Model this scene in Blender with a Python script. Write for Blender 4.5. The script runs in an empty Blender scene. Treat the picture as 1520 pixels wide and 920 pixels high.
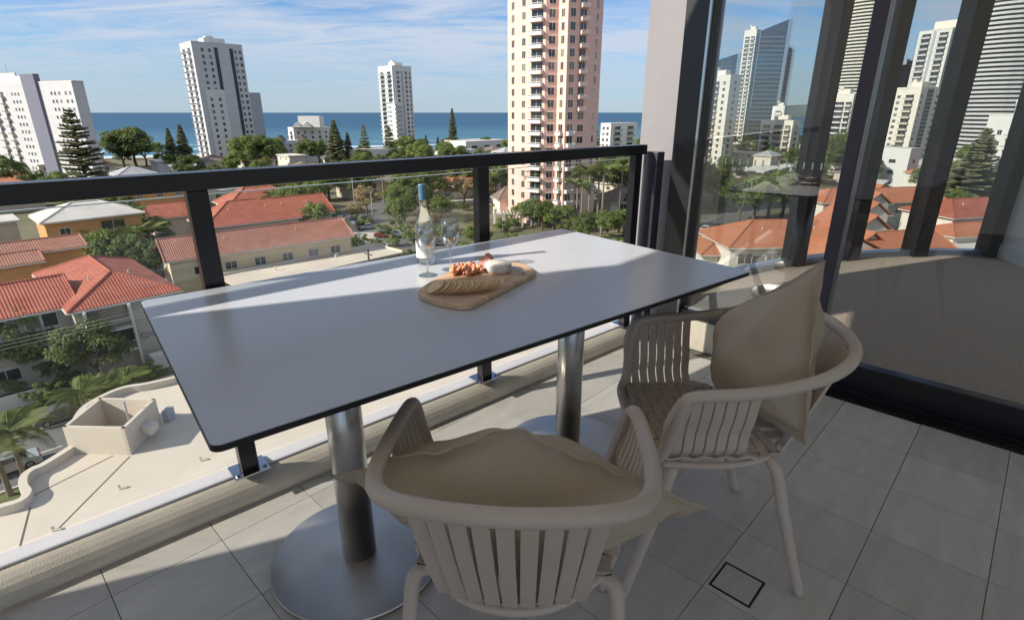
import bpy, math, random
from mathutils import Vector, Matrix
R = math.radians
SC = bpy.context.scene
COL = SC.collection
# ------------------------------------------------------------------ camera
HC = 1.22                      # eye height above the balcony floor (floor is z = 0)
FPX = 810.0                    # focal length in pixels of the 1520 px wide photograph
PITCH = R(19.9)
GZ = HC - 27.0                 # street level
cd = bpy.data.cameras.new('camera')
cd.sensor_width = 36.0
cd.lens = FPX / 1520 * 36
cd.clip_start = 0.02
cd.clip_end = 60000
cam = bpy.data.objects.new('camera', cd)
COL.objects.link(cam)
cam.location = (0, 0, HC)
cam.rotation_euler = (math.pi / 2 - PITCH, 0, 0)
SC.camera = cam
# ------------------------------------------------------------------ sky, sun, exposure
SUN_EL, SUN_TO = 31.0, (-0.927, -0.375)        # elevation, horizontal direction towards the sun
world = bpy.data.worlds.new('World')
SC.world = world
world.use_nodes = True
def build_world():
    nt = world.node_tree
    nt.nodes.clear()
    N, L = nt.nodes.new, nt.links.new
    def math_n(op, a, b=None, clamp=False):
        m = N('ShaderNodeMath'); m.operation = op; m.use_clamp = clamp
        for i, v in enumerate((a, b)):
            if v is None: continue
            if isinstance(v, (int, float)): m.inputs[i].default_value = v
            else: L(v, m.inputs[i])
        return m.outputs[0]
    out = N('ShaderNodeOutputWorld'); bg = N('ShaderNodeBackground')
    sky = N('ShaderNodeTexSky'); sky.sky_type = 'NISHITA'; sky.sun_disc = False
    sky.sun_elevation = R(SUN_EL)
    sky.sun_rotation = math.atan2(SUN_TO[0], SUN_TO[1])
    sky.air_density = 1.0; sky.dust_density = 0.1; sky.ozone_density = 2.5
    tc = N('ShaderNodeTexCoord'); sp = N('ShaderNodeSeparateXYZ')
    L(tc.outputs['Generated'], sp.inputs[0])
    zz = math_n('ADD', math_n('MAXIMUM', sp.outputs[2], 0.0), 0.10)
    cb = N('ShaderNodeCombineXYZ')
    L(math_n('DIVIDE', sp.outputs[0], zz), cb.inputs[0])
    L(math_n('DIVIDE', sp.outputs[1], zz), cb.inputs[1])
    mp = N('ShaderNodeMapping'); mp.inputs['Rotation'].default_value = (0, 0, R(24)); mp.inputs['Scale'].default_value = (0.42, 1.15, 1)
    L(cb.outputs[0], mp.inputs[0])
    def noise(scale, detail, rough, dist, loc):
        n = N('ShaderNodeTexNoise'); n.inputs['Scale'].default_value = scale; n.inputs['Detail'].default_value = detail
        n.inputs['Roughness'].default_value = rough; n.inputs['Distortion'].default_value = dist
        m2 = N('ShaderNodeMapping'); m2.inputs['Location'].default_value = loc
        L(mp.outputs[0], m2.inputs[0]); L(m2.outputs[0], n.inputs[0])
        return n.outputs[0]
    a = noise(0.42, 3, .5, .3, (3.1, 1.7, 0)); b = noise(1.9, 9, .66, 1.3, (7.7, 2.2, 0))
    c = math_n('ADD', math_n('MULTIPLY', a, .52), math_n('MULTIPLY', b, .48))
    ramp = N('ShaderNodeMapRange'); ramp.inputs['From Min'].default_value = .38; ramp.inputs['From Max'].default_value = .55
    ramp.inputs['To Max'].default_value = .88; ramp.clamp = True
    L(c, ramp.inputs['Value'])
    hz = N('ShaderNodeMapRange'); hz.inputs['From Min'].default_value = 0.0; hz.inputs['From Max'].default_value = .10
    hz.inputs['To Min'].default_value = .55; hz.inputs['To Max'].default_value = 1; hz.clamp = True
    L(sp.outputs[2], hz.inputs['Value'])
    f = math_n('MULTIPLY', ramp.outputs[0], hz.outputs[0], True)
    tint = N('ShaderNodeMixRGB'); tint.blend_type = 'MULTIPLY'; tint.inputs[0].default_value = 1; tint.inputs[2].default_value = (.35, .53, .74, 1)
    L(sky.outputs[0], tint.inputs[1])
    mx = N('ShaderNodeMixRGB'); mx.inputs[2].default_value = (3.3, 3.65, 4.25, 1)
    L(f, mx.inputs[0]); L(tint.outputs[0], mx.inputs[1])
    # pale air low over the horizon, all the way round
    hz2 = N('ShaderNodeMapRange'); hz2.interpolation_type = 'SMOOTHSTEP'; hz2.inputs['From Min'].default_value = .13; hz2.inputs['From Max'].default_value = -.01; hz2.inputs['To Max'].default_value = .68
    L(sp.outputs[2], hz2.inputs['Value'])
    mh = N('ShaderNodeMixRGB'); mh.inputs[2].default_value = (2.4, 2.95, 3.6, 1)
    L(hz2.outputs[0], mh.inputs[0]); L(mx.outputs[0], mh.inputs[1])
    L(mh.outputs[0], bg.inputs[0]); bg.inputs[1].default_value = 0.057
    L(bg.outputs[0], out.inputs[0])
build_world()
sl = bpy.data.lights.new('sun', 'SUN'); sl.energy = 2.1; sl.angle = R(0.5); sl.color = (1.0, .93, .82)
sun = bpy.data.objects.new('sun', sl); COL.objects.link(sun)
sd = Vector((SUN_TO[0] * math.cos(R(SUN_EL)), SUN_TO[1] * math.cos(R(SUN_EL)), math.sin(R(SUN_EL))))
sun.rotation_euler = sd.to_track_quat('Z', 'Y').to_euler()
vs = SC.view_settings
vs.view_transform = 'Standard'; vs.look = 'None'; vs.exposure = 1.75; vs.gamma = 1.0; vs.use_curve_mapping = False
SC.render.engine = 'CYCLES'
cy = SC.cycles
cy.max_bounces = 10; cy.diffuse_bounces = 6; cy.glossy_bounces = 4; cy.transmission_bounces = 6; cy.transparent_max_bounces = 24
cy.caustics_reflective = False; cy.caustics_refractive = False; cy.sample_clamp_indirect = 6
cy.use_denoising = True
try: cy.denoiser = 'OPENIMAGEDENOISE'
except Exception: pass
# ------------------------------------------------------------------ photograph pixel -> place
CP, SP = math.cos(PITCH), math.sin(PITCH)
def ray(px, py):
    u, v = (px - 760) / FPX, (py - 460) / FPX
    return (u, CP - v * SP, -SP - v * CP)
def onz(px, py, z):                       # where the line of sight meets the level z
    d = ray(px, py); t = (z - HC) / d[2]
    return (d[0] * t, d[1] * t)
def town(px, py, h):                      # the same, h metres below the eye
    return onz(px, py, HC - h)
def hx(pxh, Y):                           # pixel column at the horizon -> X at distance Y
    return (pxh - 760) / 861.4 * Y
def topz(px, py, Y):                      # height seen at pixel for a thing at distance Y
    d = ray(px, py); return HC + d[2] / d[1] * Y
# ------------------------------------------------------------------ mesh builder
class MB:
    def __init__(s): s.v = []; s.f = []; s.m = []; s.k = 0
    def mi(s, k): s.k = k; return s
    def add(s, vs, fs):
        o = len(s.v); s.v.extend([tuple(p) for p in vs])
        for f in fs: s.f.append([i + o for i in f]); s.m.append(s.k)
        return s
    def box(s, x0, x1, y0, y1, z0, z1):
        return s.add([(x0,y0,z0),(x1,y0,z0),(x1,y1,z0),(x0,y1,z0),(x0,y0,z1),(x1,y0,z1),(x1,y1,z1),(x0,y1,z1)],
                     [(0,3,2,1),(4,5,6,7),(0,1,5,4),(1,2,6,5),(2,3,7,6),(3,0,4,7)])
    def obox(s, c, ax, L, W, z0, z1):      # box centred at c, long axis at angle ax
        e = (math.cos(ax), math.sin(ax)); p = (-e[1], e[0])
        P = [(c[0]+a*e[0]*L/2+b*p[0]*W/2, c[1]+a*e[1]*L/2+b*p[1]*W/2) for a, b in ((-1,-1),(1,-1),(1,1),(-1,1))]
        return s.prism(P, z0, z1)
    def prism(s, P, z0, z1, top=None):
        n = len(P)
        if sum(P[i][0]*P[(i+1)%n][1]-P[(i+1)%n][0]*P[i][1] for i in range(n)) < 0: P = P[::-1]; top = top[::-1] if top else None
        T = top or P
        return s.add([(x,y,z0) for x,y in P]+[(x,y,z1) for x,y in T],
                     [tuple(range(n))[::-1], tuple(range(n,2*n))]+[(i,(i+1)%n,n+(i+1)%n,n+i) for i in range(n)])
    def tube(s, P, r, n=8, closed=False, flat=1.0, up=None):
        P = [Vector(p) for p in P]; m = len(P)
        rr = r if isinstance(r, (list, tuple)) else [r]*m
        rings = []; prev = None
        for i in range(m):
            if closed: t = P[(i+1)%m]-P[i-1]
            else: t = P[min(i+1,m-1)]-P[max(i-1,0)]
            t.normalize()
            if prev is None:
                a = Vector(up) if up else (Vector((0,0,1)) if abs(t.z) < .9 else Vector((1,0,0)))
            else: a = prev
            a = (a - t*a.dot(t)).normalized(); b = t.cross(a); prev = a
            rings.append([P[i]+(a*math.cos(2*math.pi*k/n)*flat+b*math.sin(2*math.pi*k/n))*rr[i] for k in range(n)])
        fs = []
        for i in range(m if closed else m-1):
            j = (i+1) % m
            for k in range(n): fs.append((i*n+k, i*n+(k+1)%n, j*n+(k+1)%n, j*n+k))
        if not closed: fs += [tuple(range(n))[::-1], tuple((m-1)*n+k for k in range(n))]
        return s.add([p for q in rings for p in q], fs)
    def lathe(s, prof, n=24, c=(0,0,0)):
        vs = [(c[0]+r*math.cos(2*math.pi*k/n), c[1]+r*math.sin(2*math.pi*k/n), c[2]+z) for r, z in prof for k in range(n)]
        fs = [(i*n+k, i*n+(k+1)%n, (i+1)*n+(k+1)%n, (i+1)*n+k) for i in range(len(prof)-1) for k in range(n)]
        if prof[0][0] > 1e-6: fs.append(tuple(range(n))[::-1])
        if prof[-1][0] > 1e-6: fs.append(tuple((len(prof)-1)*n+k for k in range(n)))
        return s.add(vs, fs)
    def ribbon(s, P, wv, t):               # flat bar of thickness t swept along P, wv = half width vector
        P = [Vector(p) for p in P]; w = Vector(wv); vs = []
        for i, p in enumerate(P):
            d = (P[min(i+1,len(P)-1)]-P[max(i-1,0)]).normalized(); n = d.cross(w).normalized()*t/2
            vs += [p-w-n, p+w-n, p+w+n, p-w+n]
        fs = [(i*4+k, i*4+(k+1)%4, i*4+4+(k+1)%4, i*4+4+k) for i in range(len(P)-1) for k in range(4)]
        l = (len(P)-1)*4
        return s.add(vs, fs+[(3,2,1,0),(l,l+1,l+2,l+3)])
    def mesh(s, name, mats, smooth=False):
        me = bpy.data.meshes.new(name); me.from_pydata(s.v, [], s.f); me.update()
        for m in (mats if isinstance(mats, (list, tuple)) else [mats]): me.materials.append(m)
        if any(s.m): me.polygons.foreach_set('material_index', s.m)
        if smooth: me.polygons.foreach_set('use_smooth', [True]*len(s.f))
        return me
    def build(s, name, mats, parent=None, loc=(0,0,0), rz=0, smooth=False, bevel=0):
        return put(s.mesh(name, mats, smooth), name, parent, loc, rz, bevel)
def put(me, name, parent=None, loc=(0,0,0), rz=0, bevel=0):
    o = bpy.data.objects.new(name, me); COL.objects.link(o)
    o.parent = parent; o.location = loc
    if rz: o.rotation_euler = (0, 0, rz)
    if bevel:
        b = o.modifiers.new('bevel', 'BEVEL'); b.width = bevel; b.segments = 2; b.limit_method = 'ANGLE'
    return o
def tag(o, label, cat, group=None):
    o['label'] = label; o['category'] = cat
    if group: o['group'] = group
    return o
def thing(name, label, cat, loc=(0,0,0), rz=0, group=None, scale=None):
    o = put(None, name, None, loc, rz)
    if scale: o.scale = scale if isinstance(scale, tuple) else (scale,)*3
    o.empty_display_size = .2
    return tag(o, label, cat, group)
def struct(o): o['kind'] = 'structure'; return o
def stuff(o): o['kind'] = 'stuff'; return o
def spline(P, n=6, closed=False):
    P = [Vector(p) for p in P]; m = len(P); out = []
    for i in range(m if closed else m-1):
        if closed: a, b, c, d = P[i-1], P[i], P[(i+1)%m], P[(i+2)%m]
        else: a, b, c, d = P[max(i-1,0)], P[i], P[i+1], P[min(i+2,m-1)]
        for k in range(n):
            t = k/n
            out.append(.5*((2*b)+(c-a)*t+(2*a-5*b+4*c-d)*t*t+(3*b-a-3*c+d)*t*t*t))
    if not closed: out.append(P[-1])
    return out
# ------------------------------------------------------------------ materials
def mat(name, col, rough=.6, metal=0.0, var=.10, scale=4.0, bump=0.0, bscale=40.0, rnd=0.0, stretch=(1,1,1), coords='Object', col2=None, spec=.5, coat=0):
    m = bpy.data.materials.new(name); m.use_nodes = True; nt = m.node_tree
    N, L = nt.nodes.new, nt.links.new
    p = nt.nodes['Principled BSDF']
    p.inputs['Roughness'].default_value = rough; p.inputs['Metallic'].default_value = metal
    p.inputs['Specular IOR Level'].default_value = spec
    if coat: p.inputs['Coat Weight'].default_value = coat; p.inputs['Coat Roughness'].default_value = .05
    p.inputs['Base Color'].default_value = (*col, 1)
    src = None
    if var or bump:
        tc = N('ShaderNodeTexCoord'); mp = N('ShaderNodeMapping'); mp.inputs['Scale'].default_value = stretch; mp.inputs['Location'].default_value = (7.31, 4.17, 2.63)
        L(tc.outputs[coords], mp.inputs[0])
    if var:
        nz = N('ShaderNodeTexNoise'); nz.inputs['Scale'].default_value = scale; nz.inputs['Detail'].default_value = 6; nz.inputs['Roughness'].default_value = .65
        L(mp.outputs[0], nz.inputs[0])
        rp = N('ShaderNodeMapRange'); rp.inputs['From Min'].default_value = .28; rp.inputs['From Max'].default_value = .72
        L(nz.outputs[0], rp.inputs['Value'])
        mx = N('ShaderNodeMixRGB')
        c2 = col2 or tuple(c*(1+var) for c in col)
        mx.inputs[1].default_value = (*[c*(1-var) for c in col], 1) if not col2 else (*col, 1)
        mx.inputs[2].default_value = (*c2, 1)
        L(rp.outputs[0], mx.inputs[0]); src = mx.outputs[0]
    if rnd:
        oi = N('ShaderNodeObjectInfo'); mr = N('ShaderNodeMapRange')
        mr.inputs['To Min'].default_value = 1-rnd; mr.inputs['To Max'].default_value = 1+rnd
        L(oi.outputs['Random'], mr.inputs['Value'])
        hs = N('ShaderNodeHueSaturation'); L(mr.outputs[0], hs.inputs['Value'])
        if src: L(src, hs.inputs['Color'])
        else: hs.inputs['Color'].default_value = (*col, 1)
        src = hs.outputs[0]
    if src: L(src, p.inputs['Base Color'])
    if bump:
        n2 = N('ShaderNodeTexNoise'); n2.inputs['Scale'].default_value = bscale; n2.inputs['Detail'].default_value = 5
        L(mp.outputs[0], n2.inputs[0])
        bp = N('ShaderNodeBump'); bp.inputs['Strength'].default_value = min(1, bump); bp.inputs['Distance'].default_value = .02
        L(n2.outputs[0], bp.inputs['Height']); L(bp.outputs[0], p.inputs['Normal'])
    return m
def glass(name, tint=(.93, .96, .95), f0=.05, rough=0.0):
    """clear pane: what lies behind, tinted, plus a mirror image that grows towards grazing angles"""
    m = bpy.data.materials.new(name); m.use_nodes = True; nt = m.node_tree; nt.nodes.clear()
    N, L = nt.nodes.new, nt.links.new
    out = N('ShaderNodeOutputMaterial'); mix = N('ShaderNodeMixShader'); tr = N('ShaderNodeBsdfTransparent'); gl = N('ShaderNodeBsdfGlossy')
    tr.inputs[0].default_value = (*tint, 1); gl.inputs['Roughness'].default_value = rough
    g = N('ShaderNodeNewGeometry'); d = N('ShaderNodeVectorMath'); d.operation = 'DOT_PRODUCT'
    L(g.outputs['Incoming'], d.inputs[0]); L(g.outputs['Normal'], d.inputs[1])
    def mth(op, a, b=None):
        q = N('ShaderNodeMath'); q.operation = op
        for i, v in enumerate((a, b)):
            if v is None: continue
            if isinstance(v, (int, float)): q.inputs[i].default_value = v
            else: L(v, q.inputs[i])
        return q.outputs[0]
    f = mth('ADD', mth('MULTIPLY', mth('POWER', mth('SUBTRACT', 1.0, mth('ABSOLUTE', d.outputs['Value'])), 5.0), 1-f0), f0)
    L(f, mix.inputs[0]); L(tr.outputs[0], mix.inputs[1]); L(gl.outputs[0], mix.inputs[2]); L(mix.outputs[0], out.inputs[0])
    return m
def roof_mat(name, c1, c2):
    """clay tiles too small to pick apart: courses down the slope, rolls across it"""
    m = bpy.data.materials.new(name); m.use_nodes = True; nt = m.node_tree
    N, L = nt.nodes.new, nt.links.new; p = nt.nodes['Principled BSDF']; p.inputs['Roughness'].default_value = .75
    g = N('ShaderNodeNewGeometry'); cr = N('ShaderNodeVectorMath'); cr.operation = 'CROSS_PRODUCT'; cr.inputs[1].default_value = (0,0,1)
    L(g.outputs['True Normal'], cr.inputs[0]); no = N('ShaderNodeVectorMath'); no.operation = 'NORMALIZE'; L(cr.outputs[0], no.inputs[0])
    dt = N('ShaderNodeVectorMath'); dt.operation = 'DOT_PRODUCT'; L(no.outputs[0], dt.inputs[0]); L(g.outputs['Position'], dt.inputs[1])
    sp = N('ShaderNodeSeparateXYZ'); L(g.outputs['Position'], sp.inputs[0])
    def mth(op, a, b=None):
        q = N('ShaderNodeMath'); q.operation = op
        for i, v in enumerate((a, b)):
            if v is None: continue
            if isinstance(v, (int, float)): q.inputs[i].default_value = v
            else: L(v, q.inputs[i])
        return q.outputs[0]
    rows = mth('FRACT', mth('MULTIPLY', sp.outputs[2], 6.0)); rolls = mth('ABSOLUTE', mth('SINE', mth('MULTIPLY', dt.outputs['Value'], 10.5)))
    h = mth('ADD', mth('MULTIPLY', rows, -.6), rolls)
    bp = N('ShaderNodeBump'); bp.inputs['Strength'].default_value = .9; bp.inputs['Distance'].default_value = .05
    L(h, bp.inputs['Height']); L(bp.outputs[0], p.inputs['Normal'])
    nz = N('ShaderNodeTexNoise'); nz.inputs['Scale'].default_value = .55; nz.inputs['Detail'].default_value = 9; nz.inputs['Roughness'].default_value = .75
    L(g.outputs['Position'], nz.inputs[0])
    rp = N('ShaderNodeMapRange'); rp.inputs['From Min'].default_value = .3; rp.inputs['From Max'].default_value = .7; L(nz.outputs[0], rp.inputs['Value'])
    mx = N('ShaderNodeMixRGB'); mx.inputs[1].default_value = (*c1, 1); mx.inputs[2].default_value = (*c2, 1); L(rp.outputs[0], mx.inputs[0])
    gap = mth('MULTIPLY', mth('LESS_THAN', rows, .22), .35)
    dk = N('ShaderNodeMixRGB'); dk.blend_type = 'MULTIPLY'; dk.inputs[2].default_value = (.45, .4, .38, 1); L(gap, dk.inputs[0]); L(mx.outputs[0], dk.inputs[1])
    L(dk.outputs[0], p.inputs['Base Color'])
    return m
M = {}
M['white'] = mat('white_render', (.64,.63,.61), .7, var=.06, scale=.4)
M['cream'] = mat('cream_render', (.60,.54,.45), .8, var=.08, scale=.5)
M['beige'] = mat('beige_render', (.52,.46,.38), .8, var=.10, scale=.4)
M['greybeige'] = mat('grey_beige_render', (.46,.43,.37), .8, var=.10, scale=.3)
M['orange'] = mat('orange_render', (.60,.30,.11), .8, var=.12, scale=.4)
M['yellow'] = mat('yellow_render', (.66,.50,.26), .8, var=.10, scale=.4)
M['pink'] = mat('pink_render', (.74,.48,.40), .75, var=.05, scale=.25)
M['pinktrim'] = mat('pale_pink_trim', (.78,.62,.54), .7, var=.04, scale=.5)
M['navy'] = mat('navy_stripe', (.035,.04,.06), .5, var=.1, scale=.3)
M['lilac'] = mat('slate_render', (.15,.155,.21), .7, var=.06, scale=.3)
M['shade_grey'] = mat('mid_grey_render', (.36,.37,.40), .7, var=.06, scale=.3)
def window_mat(name, dark, blind):
    '''glass that is dark in most windows and shows a drawn blind in some'''
    m = mat(name, dark, .08, var=0, spec=.7); nt = m.node_tree; N, L = nt.nodes.new, nt.links.new; p = nt.nodes['Principled BSDF']
    oi = N('ShaderNodeObjectInfo'); mr = N('ShaderNodeMapRange'); mr.inputs['From Min'].default_value = .55; mr.inputs['From Max'].default_value = 1.0; mr.clamp = True
    L(oi.outputs['Random'], mr.inputs['Value']); mx = N('ShaderNodeMixRGB'); mx.inputs[1].default_value = (*dark, 1); mx.inputs[2].default_value = (*blind, 1)
    L(mr.outputs[0], mx.inputs[0]); L(mx.outputs[0], p.inputs['Base Color'])
    return m
M['darkwin'] = window_mat('dark_window_glass', (.025,.03,.035), (.20,.19,.17))
M['bluewin'] = mat('blue_window_glass', (.03,.06,.10), .08, var=.3, scale=.2, spec=.8)
M['curtain'] = mat('window_blind', (.30,.28,.25), .6, var=.2, scale=.7)
M['roof_red'] = roof_mat('red_clay_tiles', (.30,.065,.04), (.48,.155,.09))
M['roof_rust'] = roof_mat('rust_clay_tiles', (.28,.10,.065), (.42,.20,.14))
M['roof_orange'] = roof_mat('orange_clay_tiles', (.46,.15,.07), (.56,.22,.11))
M['roof_grey'] = mat('grey_metal_roof', (.38,.38,.37), .5, var=.15, scale=.3)
M['roof_brown'] = roof_mat('brown_tiles', (.16,.12,.10), (.24,.18,.14))
M['roof_pale'] = mat('pale_roof', (.62,.58,.52), .7, var=.12, scale=.3)
M['asphalt'] = mat('asphalt', (.13,.125,.12), .9, var=.15, scale=.15, bump=.3, bscale=6)
M['concrete'] = mat('concrete', (.46,.42,.36), .9, var=.12, scale=.3, bump=.2, bscale=5)
M['podium'] = mat('podium_render', (.56,.49,.40), .9, var=.14, scale=.12, bump=.2, bscale=8)
M['paint'] = mat('road_paint', (.7,.7,.68), .7, var=.1, scale=1)
M['bark'] = mat('bark', (.12,.09,.065), .9, var=.3, scale=3, bump=.6, bscale=9)
M['palmbark'] = mat('palm_bark', (.22,.18,.14), .9, var=.25, scale=2, bump=.5, bscale=8, stretch=(1,1,6))
def leaf_mat(name, c1, c2, rnd=.25):
    m = mat(name, c1, .6, var=.3, scale=.55, col2=c2, rnd=rnd, spec=.25)
    nt = m.node_tree; p = nt.nodes['Principled BSDF']; out = [n for n in nt.nodes if n.type == 'OUTPUT_MATERIAL'][0]
    tr = nt.nodes.new('ShaderNodeBsdfTranslucent'); mx = nt.nodes.new('ShaderNodeMixShader'); mx.inputs[0].default_value = .25
    nt.links.new(p.inputs['Base Color'].links[0].from_socket, tr.inputs[0])
    nt.links.new(p.outputs[0], mx.inputs[1]); nt.links.new(tr.outputs[0], mx.inputs[2]); nt.links.new(mx.outputs[0], out.inputs[0])
    return m
M['leaf'] = leaf_mat('broad_leaves', (.085,.13,.03), (.20,.24,.07), .35)
M['leaf_dry'] = leaf_mat('dry_leaves', (.24,.18,.09), (.36,.27,.14))
M['pine'] = leaf_mat('pine_needles', (.17,.20,.10), (.30,.30,.17))
M['frond'] = leaf_mat('palm_fronds', (.10,.15,.04), (.24,.26,.10))
# ================================================================== THE BALCONY
KA = R(41.5)
KD = Vector((math.cos(KA), math.sin(KA))); KN = Vector((-math.sin(KA), math.cos(KA)))      # along the kerb, outwards
def kn(t, n): p = KD*t + KN*n; return (p.x, p.y)
DA = R(47.0)
DN = Vector((math.cos(DA), math.sin(DA))); DD = Vector((math.sin(DA), -math.cos(DA)))      # door plane normal, along it (to the right)
def dn(s, a): p = DD*s + DN*a; return (p.x, p.y)
DOOR = 2.73
M['tile'] = mat('porcelain_floor_tile', (.58,.54,.49), .55, var=.11, scale=7.0, bump=.10, bscale=160, rnd=.09, stretch=(1,3.5,1), spec=.35)
M['grout'] = mat('grout', (.15,.14,.125), .9, var=.2, scale=20)
M['plaster'] = mat('cream_kerb_plaster', (.62,.55,.45), .85, var=.12, scale=6, bump=.22, bscale=260)
M['sill'] = mat('pale_aluminium_flashing', (.64,.64,.65), .45, metal=.1, var=.06, scale=4)
M['darkmetal'] = mat('dark_bronze_powdercoat', (.013,.012,.015), .30, metal=.0, var=.15, scale=2, bump=.03, bscale=200)
M['chrome'] = mat('polished_base_plate', (.45,.46,.48), .18, metal=1, var=.05)
M['panel'] = mat('grey_pillar_cladding', (.235,.225,.235), .5, var=.07, scale=1.2, bump=.08, bscale=30)
M['black'] = mat('black_track', (.012,.012,.014), .4, metal=.3, var=.2, scale=3)
M['clear'] = glass('balustrade_glass', (.975,.988,.982), .045)
M['doorglass'] = glass('door_glass', (.945,.955,.95), .10)
M['paneglass'] = glass('window_pane_glass', (.91,.93,.925), .04)
M['carpet'] = mat('taupe_carpet', (.60,.49,.40), .95, var=.22, scale=60, bump=.8, bscale=220)
M['wallpaint'] = mat('white_wall_paint', (.88,.87,.84), .8, var=.03, scale=1)
M['decal'] = mat('white_decal', (.80,.80,.78), .6, var=.0)

def clip(P, nx, ny, c):                      # keep nx*x + ny*y <= c
    out = []
    for i in range(len(P)):
        a, b = P[i], P[(i+1) % len(P)]
        da, db = nx*a[0]+ny*a[1]-c, nx*b[0]+ny*b[1]-c
        if da <= 0: out.append(a)
        if da*db < 0:
            t = da/(da-db); out.append((a[0]+(b[0]-a[0])*t, a[1]+(b[1]-a[1])*t))
    return out
# ---- floor slab with one object per tile
slab_poly = [kn(-1.95, 1.80), kn(2.95, 1.80), dn(3.2, 2.62), (1.2, -2.2), (-1.6, -1.6)]
bf = struct(MB().prism(slab_poly, -.32, -.006).build('balcony_floor', M['grout']))
TA = R(46.2); te = (math.cos(TA), math.sin(TA)); tp = (math.sin(TA), -math.cos(TA))
T0 = (1.310, 1.564); TS = .282; g = .0011
tilecache = {}
for i in range(-10, 4):
    for j in range(-11, 9):
        c = (T0[0]+te[0]*TS*(i+.5)+tp[0]*TS*(j+.5), T0[1]+te[1]*TS*(i+.5)+tp[1]*TS*(j+.5))
        if c[1] < -.9 or c[0] < -2.3: continue
        h = TS/2-g
        P = [(c[0]+a*te[0]*h+b*tp[0]*h, c[1]+a*te[1]*h+b*tp[1]*h) for a, b in ((-1,-1),(1,-1),(1,1),(-1,1))]
        Q = clip(P, KN.x, KN.y, 1.683); Q = clip(Q, DN.x, DN.y, 2.605) if len(Q) > 2 else Q
        if len(Q) < 3: continue
        ar = abs(sum(Q[k][0]*Q[(k+1)%len(Q)][1]-Q[(k+1)%len(Q)][0]*Q[k][1] for k in range(len(Q))))/2
        if ar < .0004: continue
        if ar > .995*(2*h)**2:
            if 't' not in tilecache: tilecache['t'] = MB().prism([(-h,-h),(h,-h),(h,h),(-h,h)], -.0058, 0).mesh('tile', M['tile'])
            put(tilecache['t'], 'tile', bf, (c[0], c[1], 0), TA + random.Random(i*31+j).choice((0, math.pi)))
        else:
            MB().prism([(x-c[0], y-c[1]) for x, y in Q], -.0058, 0).build('tile', M['tile'], bf, (c[0], c[1], 0))
# ---- floor waste cut into the tiling
dc = onz(1094, 866, 0)
dr = thing('floor_drain', 'square tile-insert floor drain with thin black edge in the paving', 'drain', (dc[0], dc[1], 0), TA)
m = MB()
for a in ((-.056,.056,-.056,-.0505),(-.056,.056,.0505,.056),(-.056,-.0505,-.0505,.0505),(.0505,.056,-.0505,.0505)): m.box(*a, -.004, .0016)
m.build('drain_rim', M['black'], dr)
MB().box(-.0495,.0495,-.0495,.0495, -.004, .0012).build('drain_cover', M['tile'], dr)
# ---- kerb under the balustrade
prof = [(1.684,-.004),(1.677,.010),(1.677,.026),(1.682,.042),(1.692,.057),(1.706,.068),(1.722,.076),(1.738,.0805),(1.748,.082),(1.78,.082),(1.80,.02),(1.80,-.6),(1.684,-.6)]
def sweep(prof, t0, t1, name, mt, parent=None, steps=1, smooth=False):
    m = MB(); n = len(prof); vs = []
    for k in range(steps+1):
        t = t0+(t1-t0)*k/steps
        for a, z in prof: x, y = kn(t, a); vs.append((x, y, z))
    fs = [(k*n+i, k*n+(i+1)%n, (k+1)*n+(i+1)%n, (k+1)*n+i) for k in range(steps) for i in range(n)]
    fs += [tuple(range(n))[::-1], tuple(steps*n+i for i in range(n))]
    return m.add(vs, fs).build(name, mt, parent, smooth=smooth)
kerb = thing('balcony_kerb', 'rounded cream plaster kerb along the balcony edge under the glass balustrade', 'kerb', (*kn(0, 1.72), 0))
inv = Matrix.Translation((-kerb.location.x, -kerb.location.y, 0))
def rel(o, root): o.location = Vector(o.location) - root.location; return o
rel(sweep(prof, -1.95, 2.60, 'kerb_body', M['plaster'], kerb, smooth=False), kerb)
rel(sweep([(1.742,.0822),(1.742,.0885),(1.788,.0985),(1.788,.0905)], -1.95, 2.60, 'metal_flashing', M['sill'], kerb), kerb)
# ---- balustrade
bal = thing('glass_balustrade', 'dark handrail and posts with clear glass panels along the balcony kerb', 'balustrade', (*kn(0, 1.735), 0))
def bpart(m, name, mt, bevel=0): return rel(m.build(name, mt, bal, bevel=bevel), bal)
bpart(MB().prism([kn(-1.95,1.705), kn(2.43,1.705), kn(2.43,1.768), kn(-1.95,1.768)], 1.018, 1.066), 'handrail', M['darkmetal'], .004)
for t in (-.66, .360, 1.368, 2.375):
    po = bpart(MB().prism([kn(t-.027,1.712), kn(t+.027,1.712), kn(t+.027,1.752), kn(t-.027,1.752)], .1035, 1.0175), 'post', M['darkmetal'], .003)
    b = MB().prism([kn(t-.055,1.690), kn(t+.055,1.690), kn(t+.055,1.781), kn(t-.055,1.781)], .0995, .1045).build('base_plate', M['chrome'], po)
    for s_ in (-1, 1):
        x, y = kn(t+s_*.043, 1.708)
        c = MB().lathe([(.006,0),(.006,.004),(.003,.006)], 8, (x, y, .1042)).build('bolt', M['chrome'], po)
ts = [-1.95, -.66, .360, 1.368, 2.43]
for a, b_ in zip(ts[:-1], ts[1:]):
    gp_ = bpart(MB().prism([kn(a+.006,1.757), kn(b_-.006,1.757), kn(b_-.006,1.767), kn(a+.006,1.767)], .125, .998), 'glass_panel', M['clear'])
    c = MB().prism([kn(a+.006,1.7575), kn(b_-.006,1.7575), kn(b_-.006,1.7665), kn(a+.006,1.7665)], .9983, 1.0005).build('polished_edge', mat('glass_edge', (.55,.66,.62), .25, var=.05), gp_)
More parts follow.
